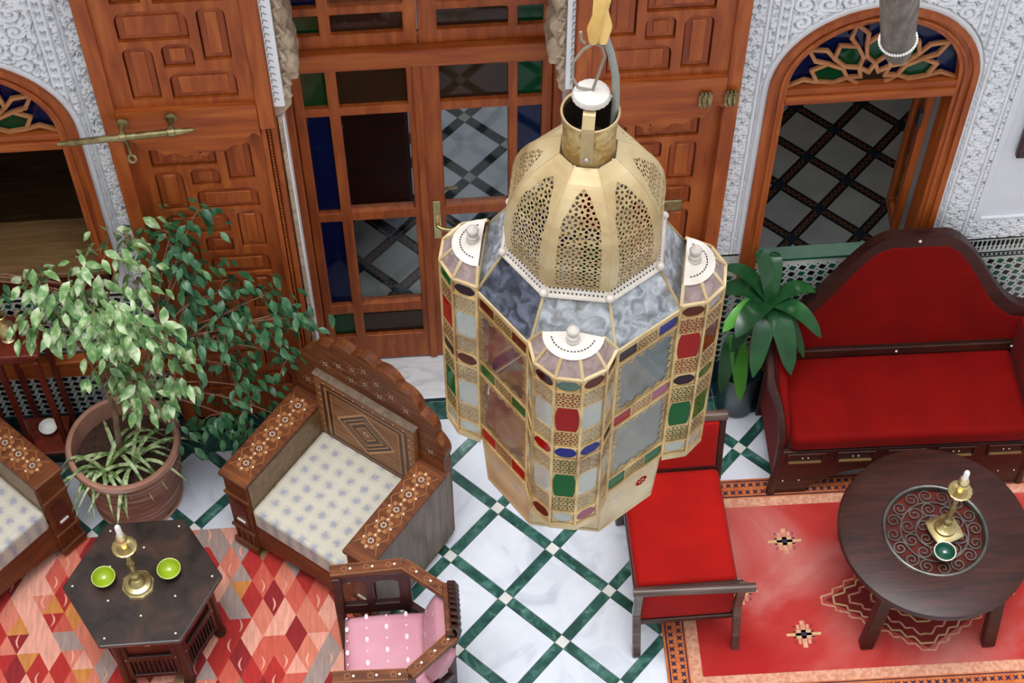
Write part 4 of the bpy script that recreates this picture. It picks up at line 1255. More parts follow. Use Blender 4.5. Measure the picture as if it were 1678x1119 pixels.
# ------------------------------------------------------------------ rugs
KC = ['#d67a62', '#b02a24', '#8e1f22', '#cd8240', '#a58d84', '#8f7048', '#e6a08a', '#cb5a48']
kmats = []
for i, c in enumerate(KC):
    l = lin(c)
    kmats.append(noise_mat('kilim_wool_%d' % i, [(0.3, tuple(v * 0.8 for v in l[:3]) + (1,)), (0.7, tuple(min(1, v * 1.12) for v in l[:3]) + (1,))], 10, 5, 0.9, stretch=(7, 1, 1), bump=0.4, bscale=60))
kil = empty('kilim_rug', (-1.35, -1.40, 0), label='flat woven rug of red, salmon and orange triangles under the hexagonal table', cat='rug')
MB().box(-0.98, 1.02, -0.8, 0.80, 0.0, 0.006).build('rug_body', kmats[1], kil)
km = MB(); mo = MB()
cw, rh = 0.092, 0.088
rk = random.Random(3)
ncol, nrow = 22, 18
colr = {}
for j in range(nrow):
    y0 = 0.80 - j * rh
    for i in range(-1, ncol + 1):
        for up in (0, 1):
            # triangles of a row; a pair across a row line shares one colour and reads as a diamond
            xc = -0.98 + (i + (0.5 if (j % 2 == 0) == (up == 0) else 0.0)) * cw
            key = (round(xc / cw * 2), j if up == 0 else j + 1) if False else None
            if up == 0:
                tri = [(xc - cw / 2, y0), (xc, y0 - rh), (xc + cw / 2, y0)]
                kk = (round(xc * 1000), j)
            else:
                tri = [(xc - cw / 2, y0 - rh), (xc + cw / 2, y0 - rh), (xc, y0)]
                kk = (round(xc * 1000), j + 1)
            if kk not in colr:
                colr[kk] = rk.choice((0, 0, 1, 1, 1, 2, 2, 3, 4, 4, 5, 6, 6, 7, 7, 0))
            if min(p[0] for p in tri) < -0.981 or max(p[0] for p in tri) > 1.021: continue
            km.cur = colr[kk] if rk.random() < 0.86 else rk.choice((0, 1, 3, 4, 6, 7))
            km.add([(p[0], p[1], 0.0068) for p in tri], [(0, 1, 2)])
            if up == 0 and rk.random() < 0.55:
                s = rk.choice((-1, 1)); cx, cy = xc, y0 - rh * 0.35
                L_ = 0.030; W_ = 0.0042; bend = s * rk.uniform(0.008, 0.014); up_s = []; dn_s = []
                for q in range(6):
                    t_ = q / 5; xx = cx + bend * math.sin(PI * t_) - bend * 0.5; yy = cy + L_ * (1 - 2 * t_); ww = W_ * math.sin(PI * (0.12 + 0.76 * t_))
                    up_s.append((xx - ww, yy, 0.0076)); dn_s.append((xx + ww, yy, 0.0076))
                mo.add(up_s + dn_s[::-1], [tuple(range(12))])
tag(km.build('woven_triangles', kmats, kil), 'woven triangles', kind='stuff')
tag(mo.build('woven_hooks', kmats[6], kil), 'small woven hooks', kind='stuff')

M['rugred'] = noise_mat('faded_red_pile', [(0.34, '#a81612'), (0.48, '#b4322c'), (0.60, '#bd5c55'), (0.76, '#c98d82')], 1.7, 6, 0.95, sheen=0.2, bump=0.4, bscale=150, distort=0.8)
M['rugorange'] = noise_mat('orange_border_pile', [(0.3, '#b8582a'), (0.7, '#d27a42')], 20, 4, 0.95, bump=0.4, bscale=150)
M['rugpink'] = noise_mat('pale_border_pile', [(0.4, '#c98468'), (0.6, '#d9a285')], 60, 4, 0.95, bump=0.4, bscale=150)
M['rugnavy'] = flat('navy_pile', '#33233f', 0.95)
M['rugcream'] = flat('cream_pile', '#cda878', 0.95)
M['rugdark'] = flat('maroon_pile', '#7a1a18', 0.95)
rr_ = empty('red_rug', (1.92, -1.08, 0), math.radians(-1.2), label='faded red pile rug with orange patterned border under the round table', cat='rug')
MB().box(-1.03, 1.00, -0.56, 0.53, 0.0, 0.009).build('rug_body', M['rugorange'], rr_, bevel=0.003)
MB().box(-0.885, 0.86, -0.395, 0.388, 0.009, 0.0115).build('rug_field', M['rugred'], rr_)
pb = MB()
for (a, b, c, d) in ((-0.935, 0.91, 0.388, 0.432), (-0.935, 0.91, -0.442, -0.395), (-0.935, -0.885, -0.395, 0.388), (0.86, 0.91, -0.395, 0.388)):
    pb.box(a, b, c, d, 0.009, 0.0107)
pb.build('pale_band', M['rugpink'], rr_)
bm2 = MB()
def bmotif(x, y, s, z=0.0098):
    for (dx, dy) in ((0, 0),):
        pts = star(x, y, 0.017 * s, 4, 0.38, PI / 4)
        bm2.add([(p[0], p[1], z) for p in pts], [tuple(range(8))])
for i in range(62):
    x = -0.99 + i * 0.0325
    for y in (0.462, 0.498): bmotif(x + (0.016 if y < 0.47 else 0), y, 1)
    for y in (-0.472, -0.515): bmotif(x + (0.016 if y > -0.5 else 0), y, 1)
for j in range(26):
    y = -0.41 + j * 0.0325
    for x in (-0.962, -0.998): bmotif(x, y + (0.016 if x < -0.97 else 0), 1)
ln = [(-1.01, 0.98, 0.438, 0.444), (-1.01, 0.98, 0.514, 0.520), (-1.01, 0.98, -0.452, -0.447), (-1.01, 0.98, -0.538, -0.532), (-1.02, -1.014, -0.53, 0.51), (-0.945, -0.94, -0.44, 0.44)]
for (a, b, c, d) in ln:
    bm2.quad((a, c, 0.0098), (b, c, 0.0098), (b, d, 0.0098), (a, d, 0.0098))
tag(bm2.build('border_motifs', M['rugnavy'], rr_), 'small navy border motifs', kind='stuff')
def cross_motif(x, y):
    mb = MB(); z = 0.0122
    def q(a, b, c, d, cur):
        mb.cur = cur; mb.quad((x + a, y + c, z), (x + b, y + c, z), (x + b, y + d, z), (x + a, y + d, z))
    q(-0.072, 0.072, -0.006, 0.006, 0); q(-0.010, 0.010, -0.062, 0.062, 1); q(-0.034, 0.034, -0.020, 0.020, 0)
    for sx in (-1, 1):
        for sy in (-1, 1):
            a, b = sorted((sx * 0.014, sx * 0.026)); c, d = sorted((sy * 0.022, sy * 0.044)); q(a, b, c, d, 1)
            a, b = sorted((sx * 0.030, sx * 0.044)); c, d = sorted((sy * 0.010, sy * 0.016)); q(a, b, c, d, 2)
            a, b = sorted((sx * 0.036, sx * 0.040)); c, d = sorted((sy * 0.030, sy * 0.042)); q(a, b, c, d, 2)
    z = 0.0128; q(-0.012, 0.012, -0.009, 0.009, 2)
    mb.build('cross_motif', [M['rugcream'], M['rugpink'], M['rugnavy']], rr_)
for (x, y) in MOTIFS:
    cross_motif(x - 1.92, y + 1.08)
md = MB()
def zig(pts, w, z, cur):
    md.cur = cur
    for a, b in zip(pts[:-1], pts[1:]):
        dx, dy = b[0] - a[0], b[1] - a[1]; l = math.hypot(dx, dy); nx, ny = -dy / l * w / 2, dx / l * w / 2
        md.quad((a[0] + nx, a[1] + ny, z), (a[0] - nx, a[1] - ny, z), (b[0] - nx, b[1] - ny, z), (b[0] + nx, b[1] + ny, z))
cxm, cym = 0.06, -0.08
def dia(s, n, amp):
    out = []
    for q in range(4):
        a = [(-0.42, 0), (0, 0.26), (0.42, 0), (0, -0.26), (-0.42, 0)]
        p0, p1 = a[q], a[q + 1]
        for i in range(n):
            t = i / n
            x = (p0[0] + (p1[0] - p0[0]) * t) * s; y = (p0[1] + (p1[1] - p0[1]) * t) * s
            k = 1 + amp * (1 if i % 2 else -1)
            out.append((cxm + x * k, cym + y * k))
    return out + [out[0]]
md.cur = 3; pts = dia(0.93, 1, 0); md.add([(p[0], p[1], 0.0118) for p in pts[:4]], [(3, 2, 1, 0)])
zig(dia(1.0, 16, 0.035), 0.008, 0.0122, 1); zig(dia(0.88, 14, 0.04), 0.008, 0.0122, 0); zig(dia(0.72, 12, 0.05), 0.008, 0.0122, 1); zig(dia(0.5, 8, 0.06), 0.008, 0.0122, 0)
md.build('medallion', [M['rugcream'], M['rugpink'], M['rugnavy'], M['rugdark']], rr_)

# ------------------------------------------------------------------ inlaid armchairs
m_, nt_, b_ = newmat('cream_brocade')
v_ = coords(nt_, (1, 1, 1))
vo = node(nt_, 'ShaderNodeTexVoronoi', voronoi_dimensions='2D'); vo.inputs['Scale'].default_value = 15; vo.inputs['Randomness'].default_value = 0.15
nt_.links.new(v_, vo.inputs['Vector'])
no = node(nt_, 'ShaderNodeTexNoise'); no.inputs['Scale'].default_value = 90; nt_.links.new(v_, no.inputs['Vector'])
ad = node(nt_, 'ShaderNodeMath', operation='MULTIPLY_ADD'); ad.inputs[1].default_value = 0.5; nt_.links.new(no.outputs['Fac'], ad.inputs[0]); nt_.links.new(vo.outputs['Distance'], ad.inputs[2])
nt_.links.new(ramp(nt_, ad.outputs[0], [(0.36, '#9a98a2'), (0.46, '#aca8a6'), (0.55, '#bfb8a8'), (0.8, '#c8c1b0')]), b_.inputs['Base Color'])
b_.inputs['Roughness'].default_value = 0.6; b_.inputs['Sheen Weight'].default_value = 0.15
M['brocade'] = m_

def rosette(mb, x, y, z, r, M4=None):
    """eight bone petals round a dark middle, drawn on a surface through M4"""
    old = mb.m
    mb.m = (M4 or old) @ T(x, y, z)
    for k in range(8):
        a = 2 * PI * k / 8
        c, s = math.cos(a), math.sin(a)
        p = [(r * 0.35, 0), (r * 0.68, r * 0.16), (r, 0), (r * 0.68, -r * 0.16)]
        mb.add([(q[0] * c - q[1] * s, q[0] * s + q[1] * c, 0) for q in p], [(0, 3, 2, 1)] if False else [(0, 1, 2, 3)][::-1])
    mb.m = old
def dots(mb, pts, z, r, M4):
    old = mb.m
    for (x, y) in pts:
        mb.m = M4 @ T(x, y, z)
        mb.add([(r * math.cos(PI * k / 3), r * math.sin(PI * k / 3), 0) for k in range(6)], [tuple(range(6))])
    mb.m = old
def lines(mb, segs, w, z, M4):
    old = mb.m; mb.m = M4
    for a, b in segs:
        dx, dy = b[0] - a[0], b[1] - a[1]; l = math.hypot(dx, dy)
        if l < 1e-6: continue
        nx, ny = -dy / l * w / 2, dx / l * w / 2
        mb.add([(a[0] + nx, a[1] + ny, z), (a[0] - nx, a[1] - ny, z), (b[0] - nx, b[1] - ny, z), (b[0] + nx, b[1] + ny, z)], [(0, 1, 2, 3)])
    mb.m = old

def armchair(loc, rz, label):
    c = empty('inlaid_armchair', loc, rz, label=label, cat='armchair', group='inlaid wooden armchairs')
    hw, hd, aw, ah = 0.375, 0.275, 0.120, 0.575
    I4 = Matrix.Identity(4)
    for s in (-1, 1):
        x0, x1 = sorted((s * (hw - aw), s * hw))
        arm = MB().box(x0, x1, -hd, hd - 0.05, 0.02, ah - 0.022).build('armrest', M['inlayw'], c, bevel=0.004)
        a, b = sorted((s * (hw - aw), s * (hw - aw - 0.006)))
        MB().box(a, b, -hd + 0.012, hd - 0.055, 0.30, ah - 0.03).build('inner_board', M['innerw'], arm)
        a, b = sorted((s * hw, s * (hw + 0.006)))
        MB().box(a, b, -hd + 0.012, hd - 0.02, 0.05, ah - 0.03).build('outer_board', M['armsheenw'], arm)
        a, b = sorted((s * (hw - aw - 0.008), s * (hw + 0.010)))
        top = MB().box(a, b, -hd - 0.012, hd - 0.045, ah - 0.022, ah).build('arm_top', M['inlayw'], arm, bevel=0.004)
        inl = MB(); tan = MB()
        cx = s * (hw - aw / 2); L = 2 * hd - 0.07; n = 5
        for i in range(n):
            y = -hd + 0.045 + (i + 0.5) * (L - 0.06) / n; h = (L - 0.06) / n / 2
            rosette(inl, cx, y, ah + 0.0012, 0.015)
            dots(inl, [(cx + 0.035 * math.cos(PI / 2 + k * PI / 2), y + 0.030 * math.sin(PI / 2 + k * PI / 2)) for k in range(4)], ah + 0.0012, 0.0042, I4)
            lines(tan, [((cx - 0.055, y - h), (cx, y - h * 0.0 + h)), ((cx + 0.055, y - h), (cx, y + h)), ((cx - 0.055, y + h), (cx, y - h)), ((cx + 0.055, y + h), (cx, y - h))], 0.003, ah + 0.0008, I4)
            for k in range(8):
                a = 2 * PI * k / 8
                tan.add([(cx + 0.030 * math.cos(a) + 0.0105 * math.cos(2 * PI * g / 6), y + 0.030 * math.sin(a) + 0.0105 * math.sin(2 * PI * g / 6), ah + 0.0006) for g in range(6)], [tuple(range(6))])
        inl.build('bone_inlay', M['bone'], top)
        tan.build('veneer_inlay', M['tan_inlay'], top)
        # carved front of the arm
        xm = s * (hw - aw / 2)
        MB().box(xm - 0.062, xm + 0.062, -hd - 0.012, -hd, 0.425, 0.440).build('front_moulding', M['inlayw'], arm, bevel=0.002)
        MB().box(xm - 0.062, xm + 0.062, -hd - 0.012, -hd, 0.16, 0.175).build('front_moulding', M['inlayw'], arm, bevel=0.002)
        MB().box(xm - 0.064, xm + 0.064, -hd - 0.014, -hd, 0.02, 0.06).build('front_foot', M['inlayw'], arm, bevel=0.002)
        for u in (-0.045, -0.018, 0.018, 0.045):
            MB().box(xm + u - 0.004, xm + u + 0.004, -hd - 0.006, -hd, 0.06, 0.16).build('front_reed', M['inlayw'], arm, bevel=0.001)
        MB(T(xm, -hd - 0.001, 0) @ WALLM).prism(rrect(-0.035, 0.035, 0.20, 0.38, 0, 0, 0.034, 0.034, 5), 0, 0.003).build('arched_panel', M['maho'], arm)
        MB().box(xm - 0.022, xm + 0.022, -hd - 0.010, -hd - 0.003, 0.235, 0.250).build('bone_lozenge', M['bone'], arm, bevel=0.003)
    # seat base with a scalloped apron
    ap = [(-hw + aw, 0.26), (-hw + aw, 0.05)]
    n = 24
    for i in range(n + 1):
        t = i / n
        ap.append((-hw + aw + (2 * hw - 2 * aw) * t, 0.055 + 0.035 * math.sin(PI * t) + 0.010 * abs(math.sin(4 * PI * t))))
    ap += [(hw - aw, 0.05), (hw - aw, 0.26)]
    MB(T(0, -hd + 0.03, 0) @ WALLM).plate(list(reversed(ap)), [], 0, 0.022).build('apron', M['inlayw'], c, bevel=0.003)
    MB().box(-hw + aw, hw - aw, -hd + 0.04, hd - 0.05, 0.20, 0.245).build('seat_board', M['inlayw'], c)
    MB().box(-hw + aw + 0.004, hw - aw - 0.004, -hd + 0.002, hd - 0.055, 0.246, 0.375).build('seat_cushion', M['brocade'], c, bevel=0.018, bseg=3, smooth=True)
    # shaped back
    env = lambda x: 0.60 + 0.42 * math.sqrt(max(0, 1 - (x / 0.40) ** 2))
    pts = [(-0.375, 0.04), (0.375, 0.04), (0.375, 0.60)]
    nl = 9
    for k in range(nl):
        a0 = math.radians(8 + 164 * k / nl); a1 = math.radians(8 + 164 * (k + 1) / nl)
        for j in range(7):
            a = a0 + (a1 - a0) * j / 7
            r = 1.0 + 0.055 * math.sin(PI * j / 7)
            pts.append((0.375 * r * math.cos(a), 0.60 + 0.46 * r * math.sin(a)))
    pts.append((-0.375, 0.60))
    bk = MB(T(0, hd, 0) @ WALLM).plate(pts, [], 0.0, 0.048).build('backrest', M['inlayw'], c, bevel=0.006)
    B4 = T(0, hd - 0.0495, 0) @ WALLM
    inl = MB(); tan = MB()
    for (x, z) in ((0, 0.99), (-0.06, 0.95), (0.06, 0.95), (0, 0.90), (-0.13, 0.92), (0.13, 0.92), (-0.31, 0.68), (0.31, 0.68), (-0.20, 0.88), (0.20, 0.88), (-0.07, 0.87), (0.07, 0.87)):
        rosette(inl, x, z, 0, 0.013, B4)
        dots(inl, [(x + 0.022 * math.cos(k * PI / 3), z + 0.022 * math.sin(k * PI / 3)) for k in range(6)], 0, 0.0022, B4)
    inl.build('bone_inlay', M['bone'], bk)
    # raised back panel with geometric marquetry
    pn = MB(T(0, hd - 0.048, 0) @ WALLM).prism(rect(-0.250, 0.250, 0.34, 0.80), 0, 0.030).build('back_panel', M['panelv'], c, bevel=0.005)
    P4 = T(0, hd - 0.0785, 0) @ WALLM
    il = MB(); tl = MB()
    def rct(a, b, w):
        return [((-a, 0.57 - b), (a, 0.57 - b)), ((a, 0.57 - b), (a, 0.57 + b)), ((a, 0.57 + b), (-a, 0.57 + b)), ((-a, 0.57 + b), (-a, 0.57 - b))]
    lines(tl, rct(0.195, 0.178, 0), 0.005, 0.0002, P4); lines(tl, rct(0.170, 0.152, 0), 0.003, 0.0002, P4)
    for r, w in ((0.145, 0.012), (0.115, 0.005), (0.088, 0.005), (0.05, 0.004)):
        lines(tl, [((-r, 0.57), (0, 0.57 + r)), ((0, 0.57 + r), (r, 0.57)), ((r, 0.57), (0, 0.57 - r)), ((0, 0.57 - r), (-r, 0.57))], w, 0.0003, P4)
    dd_ = []
    for i in range(9):
        t = -0.20 + 0.05 * i
        dd_ += [(t, 0.57 + 0.205), (t, 0.57 - 0.205)]
    for i in range(8):
        t = 0.57 - 0.16 + 0.0457 * i
        dd_ += [(-0.226, t), (0.226, t)]
    dots(il, dd_, 0.0003, 0.0038, P4)
    rosette(il, 0, 0.57, 0.0004, 0.018, P4)
    dl = MB()
    lines(dl, rct(0.210, 0.192, 0), 0.010, 0.00015, P4); lines(dl, rct(0.182, 0.165, 0), 0.012, 0.00015, P4)
    for r, w in ((0.130, 0.016), (0.102, 0.010), (0.066, 0.012)):
        lines(dl, [((-r, 0.57), (0, 0.57 + r)), ((0, 0.57 + r), (r, 0.57)), ((r, 0.57), (0, 0.57 - r)), ((0, 0.57 - r), (-r, 0.57))], w, 0.00015, P4)
    dl.build('marquetry', M['darkw'], pn)
    il.build('bone_inlay', M['bone'], pn); tl.build('marquetry', M['pale_inlay'], pn)
    ridge = MB(T(0, hd - 0.063, 0.803)); ridge.box(-0.255, 0.255, -0.018, 0.016, 0, 0.008); ridge.build('panel_ridge', M['armsheenw'], pn, bevel=0.002)
    return c
armchair((-0.405, -0.690, 0.008), math.radians(-39), 'inlaid wooden armchair with scalloped back standing between the fig tree and the lantern')
armchair((-1.985, -0.67, 0.008), math.radians(45), 'inlaid wooden armchair cut by the left edge of the picture')

# ------------------------------------------------------------------ hexagonal table and its things
M['hextop'] = noise_mat('worn_dark_table_top', [(0.28, '#241c19'), (0.5, '#382c27'), (0.66, '#4c352b'), (0.8, '#7a4328')], 9, 7, 0.26, coat=0.3, distort=0.6)
hx = empty('hexagonal_table', (-1.18, -1.10, 0.008), label='dark hexagonal low table carrying a candlestick and two lime bowls', cat='table')
hexa = lambda r, a0=0.0: [(r * math.cos(a0 + PI / 3 * k), r * math.sin(a0 + PI / 3 * k)) for k in range(6)]
tp_ = MB().prism(hexa(0.312), 0.474, 0.498).build('table_top', M['hextop'], hx, bevel=0.006)
MB().prism(hexa(0.298), 0.460, 0.474).build('under_moulding', M['darkw'], hx, bevel=0.005)
dm_ = MB(); dots(dm_, hexa(0.272) + hexa(0.15, PI / 6), 0.4986, 0.0046, Matrix.Identity(4)); dm_.build('bone_dots', M['bone'], tp_)
MB().prism(hexa(0.235), 0.09, 0.462).build('body', M['maho'], hx, bevel=0.004)
for k in range(6):
    a = PI / 3 * k + PI / 6
    R6 = RZ(a - (-PI / 2)); ap_ = 0.235 * math.cos(PI / 6)
    F4 = R6 @ T(0, -ap_, 0) @ WALLM
    p = MB(F4).plate(rect(-0.112, 0.112, 0.09, 0.455), [list(reversed(rect(-0.085, 0.085, 0.115, 0.235))), list(reversed(rect(-0.085, 0.085, 0.275, 0.43)))], 0.0, 0.014)
    po = p.build('side_panel', M['darkw'], hx, bevel=0.003)
    for i in range(9):
        sp = MB(F4); sp.prism(rect(-0.078 + i * 0.0188, -0.070 + i * 0.0188, 0.118, 0.232), 0.002, 0.010); sp.build('spindle', M['iron'], po)
    rs = MB(); rosette(rs, 0, 0.355, 0.0008, 0.016, R6 @ T(0, -ap_ - 0.001, 0) @ WALLM); dots(rs, [(-0.098, 0.255), (0.098, 0.255)], 0.0145, 0.004, F4); rs.build('bone_inlay', M['bone'], po)
    l = MB(T(0.24 * math.cos(a + PI / 6), 0.24 * math.sin(a + PI / 6), 0)); l.lathe([(0.012, 0), (0.022, 0.006), (0.026, 0.02), (0.018, 0.036), (0.014, 0.045), (0.020, 0.06), (0.020, 0.46)], 10)
    l.build('leg', M['darkw'], hx, smooth=True)

def candlestick(loc, label, sq):
    c = empty('candlestick', loc, 0.3, label=label, cat='candlestick')
    b = MB()
    if sq:
        p = []
        for i in range(40):
            a = 2 * PI * i / 40
            k = 0.062 * (1 / max(abs(math.cos(a)), abs(math.sin(a)))) ** 0.75
            p.append((k * math.cos(a), k * math.sin(a)))
        b.prism(p, 0, 0.008); b.prism(p, 0.008, 0.018, top_scale=0.75)
        b.lathe([(0.045, 0.018), (0.042, 0.028), (0.025, 0.036), (0.016, 0.050)], 20)
    else:
        p = [(0.068 * math.cos(2 * PI * i / 8), 0.068 * math.sin(2 * PI * i / 8)) for i in range(8)]
        b.prism(p, 0, 0.010, top_scale=0.94); b.lathe([(0.057, 0.010), (0.052, 0.020), (0.034, 0.026), (0.026, 0.040), (0.016, 0.052)], 24)
    b.build('base', M['brass'], c, smooth=True, bevel=0.001)
    MB().lathe([(0.016, 0.048), (0.011, 0.062), (0.017, 0.076), (0.019, 0.086), (0.012, 0.098), (0.009, 0.13), (0.013, 0.165), (0.016, 0.18), (0.010, 0.195), (0.009, 0.225), (0.014, 0.245), (0.012, 0.26), (0.008, 0.30)], 16).build('stem', M['brass'], c, smooth=True)
    N = 28
    d = MB(T(0, 0, 0.300)); vs = []
    for (r, z) in ((1e-4, 0.002), (0.030, 0.002), (0.046, 0.010), (0.047, 0.008), (0.030, -0.003), (1e-4, -0.003)):
        for i in range(N):
            q = r * (1 + (0.045 * (i % 2) if r > 0.04 else 0)); vs.append((q * math.cos(2 * PI * i / N), q * math.sin(2 * PI * i / N), z))
    d.add(vs, [(j * N + i, j * N + (i + 1) % N, (j + 1) * N + (i + 1) % N, (j + 1) * N + i)[::-1] for j in range(5) for i in range(N)])
    d.build('drip_plate', M['brass'], c, smooth='all')
    MB().lathe([(0.010, 0.302), (0.014, 0.315), (0.011, 0.33), (0.020, 0.355), (0.023, 0.375), (0.018, 0.392), (0.015, 0.40)], 16).build('socket', M['brass'], c, smooth=True)
    MB().lathe([(0.0115, 0.385), (0.0115, 0.455 if not sq else 0.44), (0.008, 0.463 if not sq else 0.447), (1e-5, 0.465 if not sq else 0.449)], 12).build('candle', M['wax'], c, smooth=True)
    return c
candlestick((-1.195, -1.115, 0.506), 'brass candlestick with octagonal foot on the hexagonal table', False)
candlestick((2.005, -1.12, 0.493), 'brass candlestick with square foot on the round table', True)
def bowl(loc, r, mo_, mi_, label, cat='bowl', group=None, rim_=None):
    b = empty('bowl', loc, 0, label=label, cat=cat, group=group)
    k = r / 0.045
    MB().lathe([(0.044 * k + 0.0024 * math.cos(2 * PI * i / 8), 0.0405 * k + 0.0024 * math.sin(2 * PI * i / 8)) for i in range(9)], 24, close=False).build('rim', rim_ or mo_, b, smooth=True)
    MB().lathe([(0.018 * k, 0), (0.020 * k, 0.004 * k), (0.034 * k, 0.014 * k), (0.043 * k, 0.030 * k), (0.045 * k, 0.040 * k)], 24, close=False).build('outside', mo_, b, smooth=True)
    MB().lathe([(0.0455 * k, 0.0395 * k), (0.043 * k, 0.040 * k), (0.039 * k, 0.026 * k), (0.028 * k, 0.011 * k), (0.012 * k, 0.006 * k), (1e-5, 0.005 * k)], 24, close=False).build('glazed_inside', mi_, b, smooth=True)
    return b
bowl((-1.325, -1.09, 0.506), 0.046, M['limeout'], M['lime'], 'small lime green bowl left of the candlestick', group='lime bowls on the hexagonal table', rim_=M['limerim'])
bowl((-1.072, -1.075, 0.506), 0.046, M['limeout'], M['lime'], 'small lime green bowl right of the candlestick', group='lime bowls on the hexagonal table', rim_=M['limerim'])
bowl((1.975, -1.235, 0.493), 0.043, M['cream'], M['bottle'], 'small dark green glazed bowl beside the square candlestick foot')

# ------------------------------------------------------------------ round table
rt = empty('round_table', (1.97, -1.115, 0.0135), label='dark round wooden table with pierced metal tray set in the top', cat='table')
MB().lathe([(0.212, 0.440), (0.372, 0.436), (0.385, 0.442), (0.388, 0.456), (0.384, 0.470), (0.376, 0.474), (0.212, 0.474), (0.212, 0.440)], 72, close=False).build('table_top', M['darkw'], rt, smooth=True)
tr_ = MB(T(0.0, 0, 0)).lathe([(1e-5, 0.452), (0.215, 0.452), (0.215, 0.446), (1e-5, 0.446)], 48, close=False).build('tray', M['maho'], rt, smooth=True)
MB(T(0.0, 0, 0)).lathe([(0.204 + 0.009 * math.cos(2 * PI * i / 10), 0.474 + 0.008 * math.sin(2 * PI * i / 10)) for i in range(11)], 60, close=False).build('tray_rim', M['tray'], tr_, smooth=True)
sc_ = MB()
def spiral(cx, cy, r, s, a0, turns=1.6, w=0.0055):
    n = 22; pr_ = None
    for i in range(n + 1):
        t = i / n; a = a0 + s * turns * 2 * PI * t; q = r * (1 - 0.82 * t)
        p = (cx + q * math.cos(a), cy + q * math.sin(a))
        if pr_:
            dx, dy = p[0] - pr_[0], p[1] - pr_[1]; l = math.hypot(dx, dy) or 1; nx, ny = -dy / l * w / 2, dx / l * w / 2
            sc_.quad((pr_[0] + nx, pr_[1] + ny, 0.4605), (pr_[0] - nx, pr_[1] - ny, 0.4605), (p[0] - nx, p[1] - ny, 0.4605), (p[0] + nx, p[1] + ny, 0.4605))
        pr_ = p
for ring, (n, rad, r) in enumerate(((16, 0.165, 0.031), (10, 0.105, 0.033), (5, 0.048, 0.030))):
    for i in range(n):
        a = 2 * PI * (i + 0.5 * ring) / n
        spiral(rad * math.cos(a), rad * math.sin(a), r, 1 if i % 2 else -1, a + PI)
for rad in (0.197, 0.135, 0.075):
    n = 60
    for i in range(n):
        a, b = 2 * PI * i / n, 2 * PI * (i + 1) / n
        sc_.quad(((rad - 0.003) * math.cos(a), (rad - 0.003) * math.sin(a), 0.4607), ((rad + 0.003) * math.cos(a), (rad + 0.003) * math.sin(a), 0.4607), ((rad + 0.003) * math.cos(b), (rad + 0.003) * math.sin(b), 0.4607), ((rad - 0.003) * math.cos(b), (rad - 0.003) * math.sin(b), 0.4607))
so_ = sc_.build('pierced_scrollwork', M['tray'], tr_, solid=0.003)
for (x, y) in ((-0.255, -0.255), (0.25, -0.285), (-0.25, 0.25), (0.25, 0.25)):
    l = MB(); l.bar((x, y, 0.0), (x * 0.86, y * 0.86, 0.44), 0.055, 0.05, up=(0, 1, 0)); l.build('leg', M['darkw'], rt, bevel=0.008)
MB().lathe([(0.29, 0.375), (0.31, 0.375), (0.31, 0.440), (0.29, 0.440)], 40, close=False).build('table_apron', M['darkw'], rt, smooth=True)

# ------------------------------------------------------------------ red settee
sf = empty('red_settee', (1.995, -0.365, 0.0), math.radians(-1.5), label='red velvet settee with camel-shaped back against the tiled wall', cat='settee')
MB().box(-0.505, 0.505, -0.275, 0.150, 0.345, 0.450).build('seat_cushion', M['velvet_shaded'], sf, bevel=0.030, bseg=4, smooth=True)
zc = lambda x: 0.70 + 0.44 * (0.5 + 0.5 * math.cos(PI * min(1, max(0, (abs(x) - 0.10) / 0.43))))
n = 40
top = [(-0.57 + 1.14 * i / n, zc(-0.57 + 1.14 * i / n)) for i in range(n + 1)]
out = [(0.57, 0.36), *reversed(top), (-0.57, 0.36)]
def inner(d):
    pts = []
    for i in range(n + 1):
        x = (-0.57 + 1.14 * i / n); e = 1e-3
        sl = (zc(x + e) - zc(x - e)) / (2 * e); l = math.hypot(1, sl)
        pts.append((x * (0.57 - d * 0.9) / 0.57 + sl / l * d * 0.25, zc(x) - d / l * 1.0 - d * 0.12))
    return pts
tilt = RX(math.radians(-7))
BK = T(0, 0.165, 0.44) @ tilt @ T(0, 0, -0.44) @ WALLM
inn = inner(0.050)
MB(BK).plate(list(reversed(out)), [[(-0.515, 0.505), (0.515, 0.505)] + list(reversed(inn))], -0.03, 0.022).build('back_frame', M['darkw'], sf, bevel=0.006)
inn2 = inner(0.040)
MB(BK).prism([(-0.525, 0.495), (0.525, 0.495)] + list(reversed(inn2)), -0.02, 0.024).build('back_cushion', M['velvet_shaded'], sf, bevel=0.018, bseg=3, smooth=True, angle=50)
lp = MB(BK).prism(rect(-0.53, 0.53, 0.448, 0.492), 0.012, 0.034).build('lower_rail', M['darkw'], sf, bevel=0.004)
st_ = MB()
for (x, z) in ((0, 0.470), (0.50, 0.470), (-0.50, 0.470)):
    st_.m = BK @ T(x, z, 0.034); st_.ball((0, 0, 0), 0.006, 8, 6)
st_.m = BK @ T(0, 1.118, 0.022); st_.ball((0, 0, 0), 0.007, 8, 6)
st_.build('bone_studs', M['bone'], lp, smooth=True)
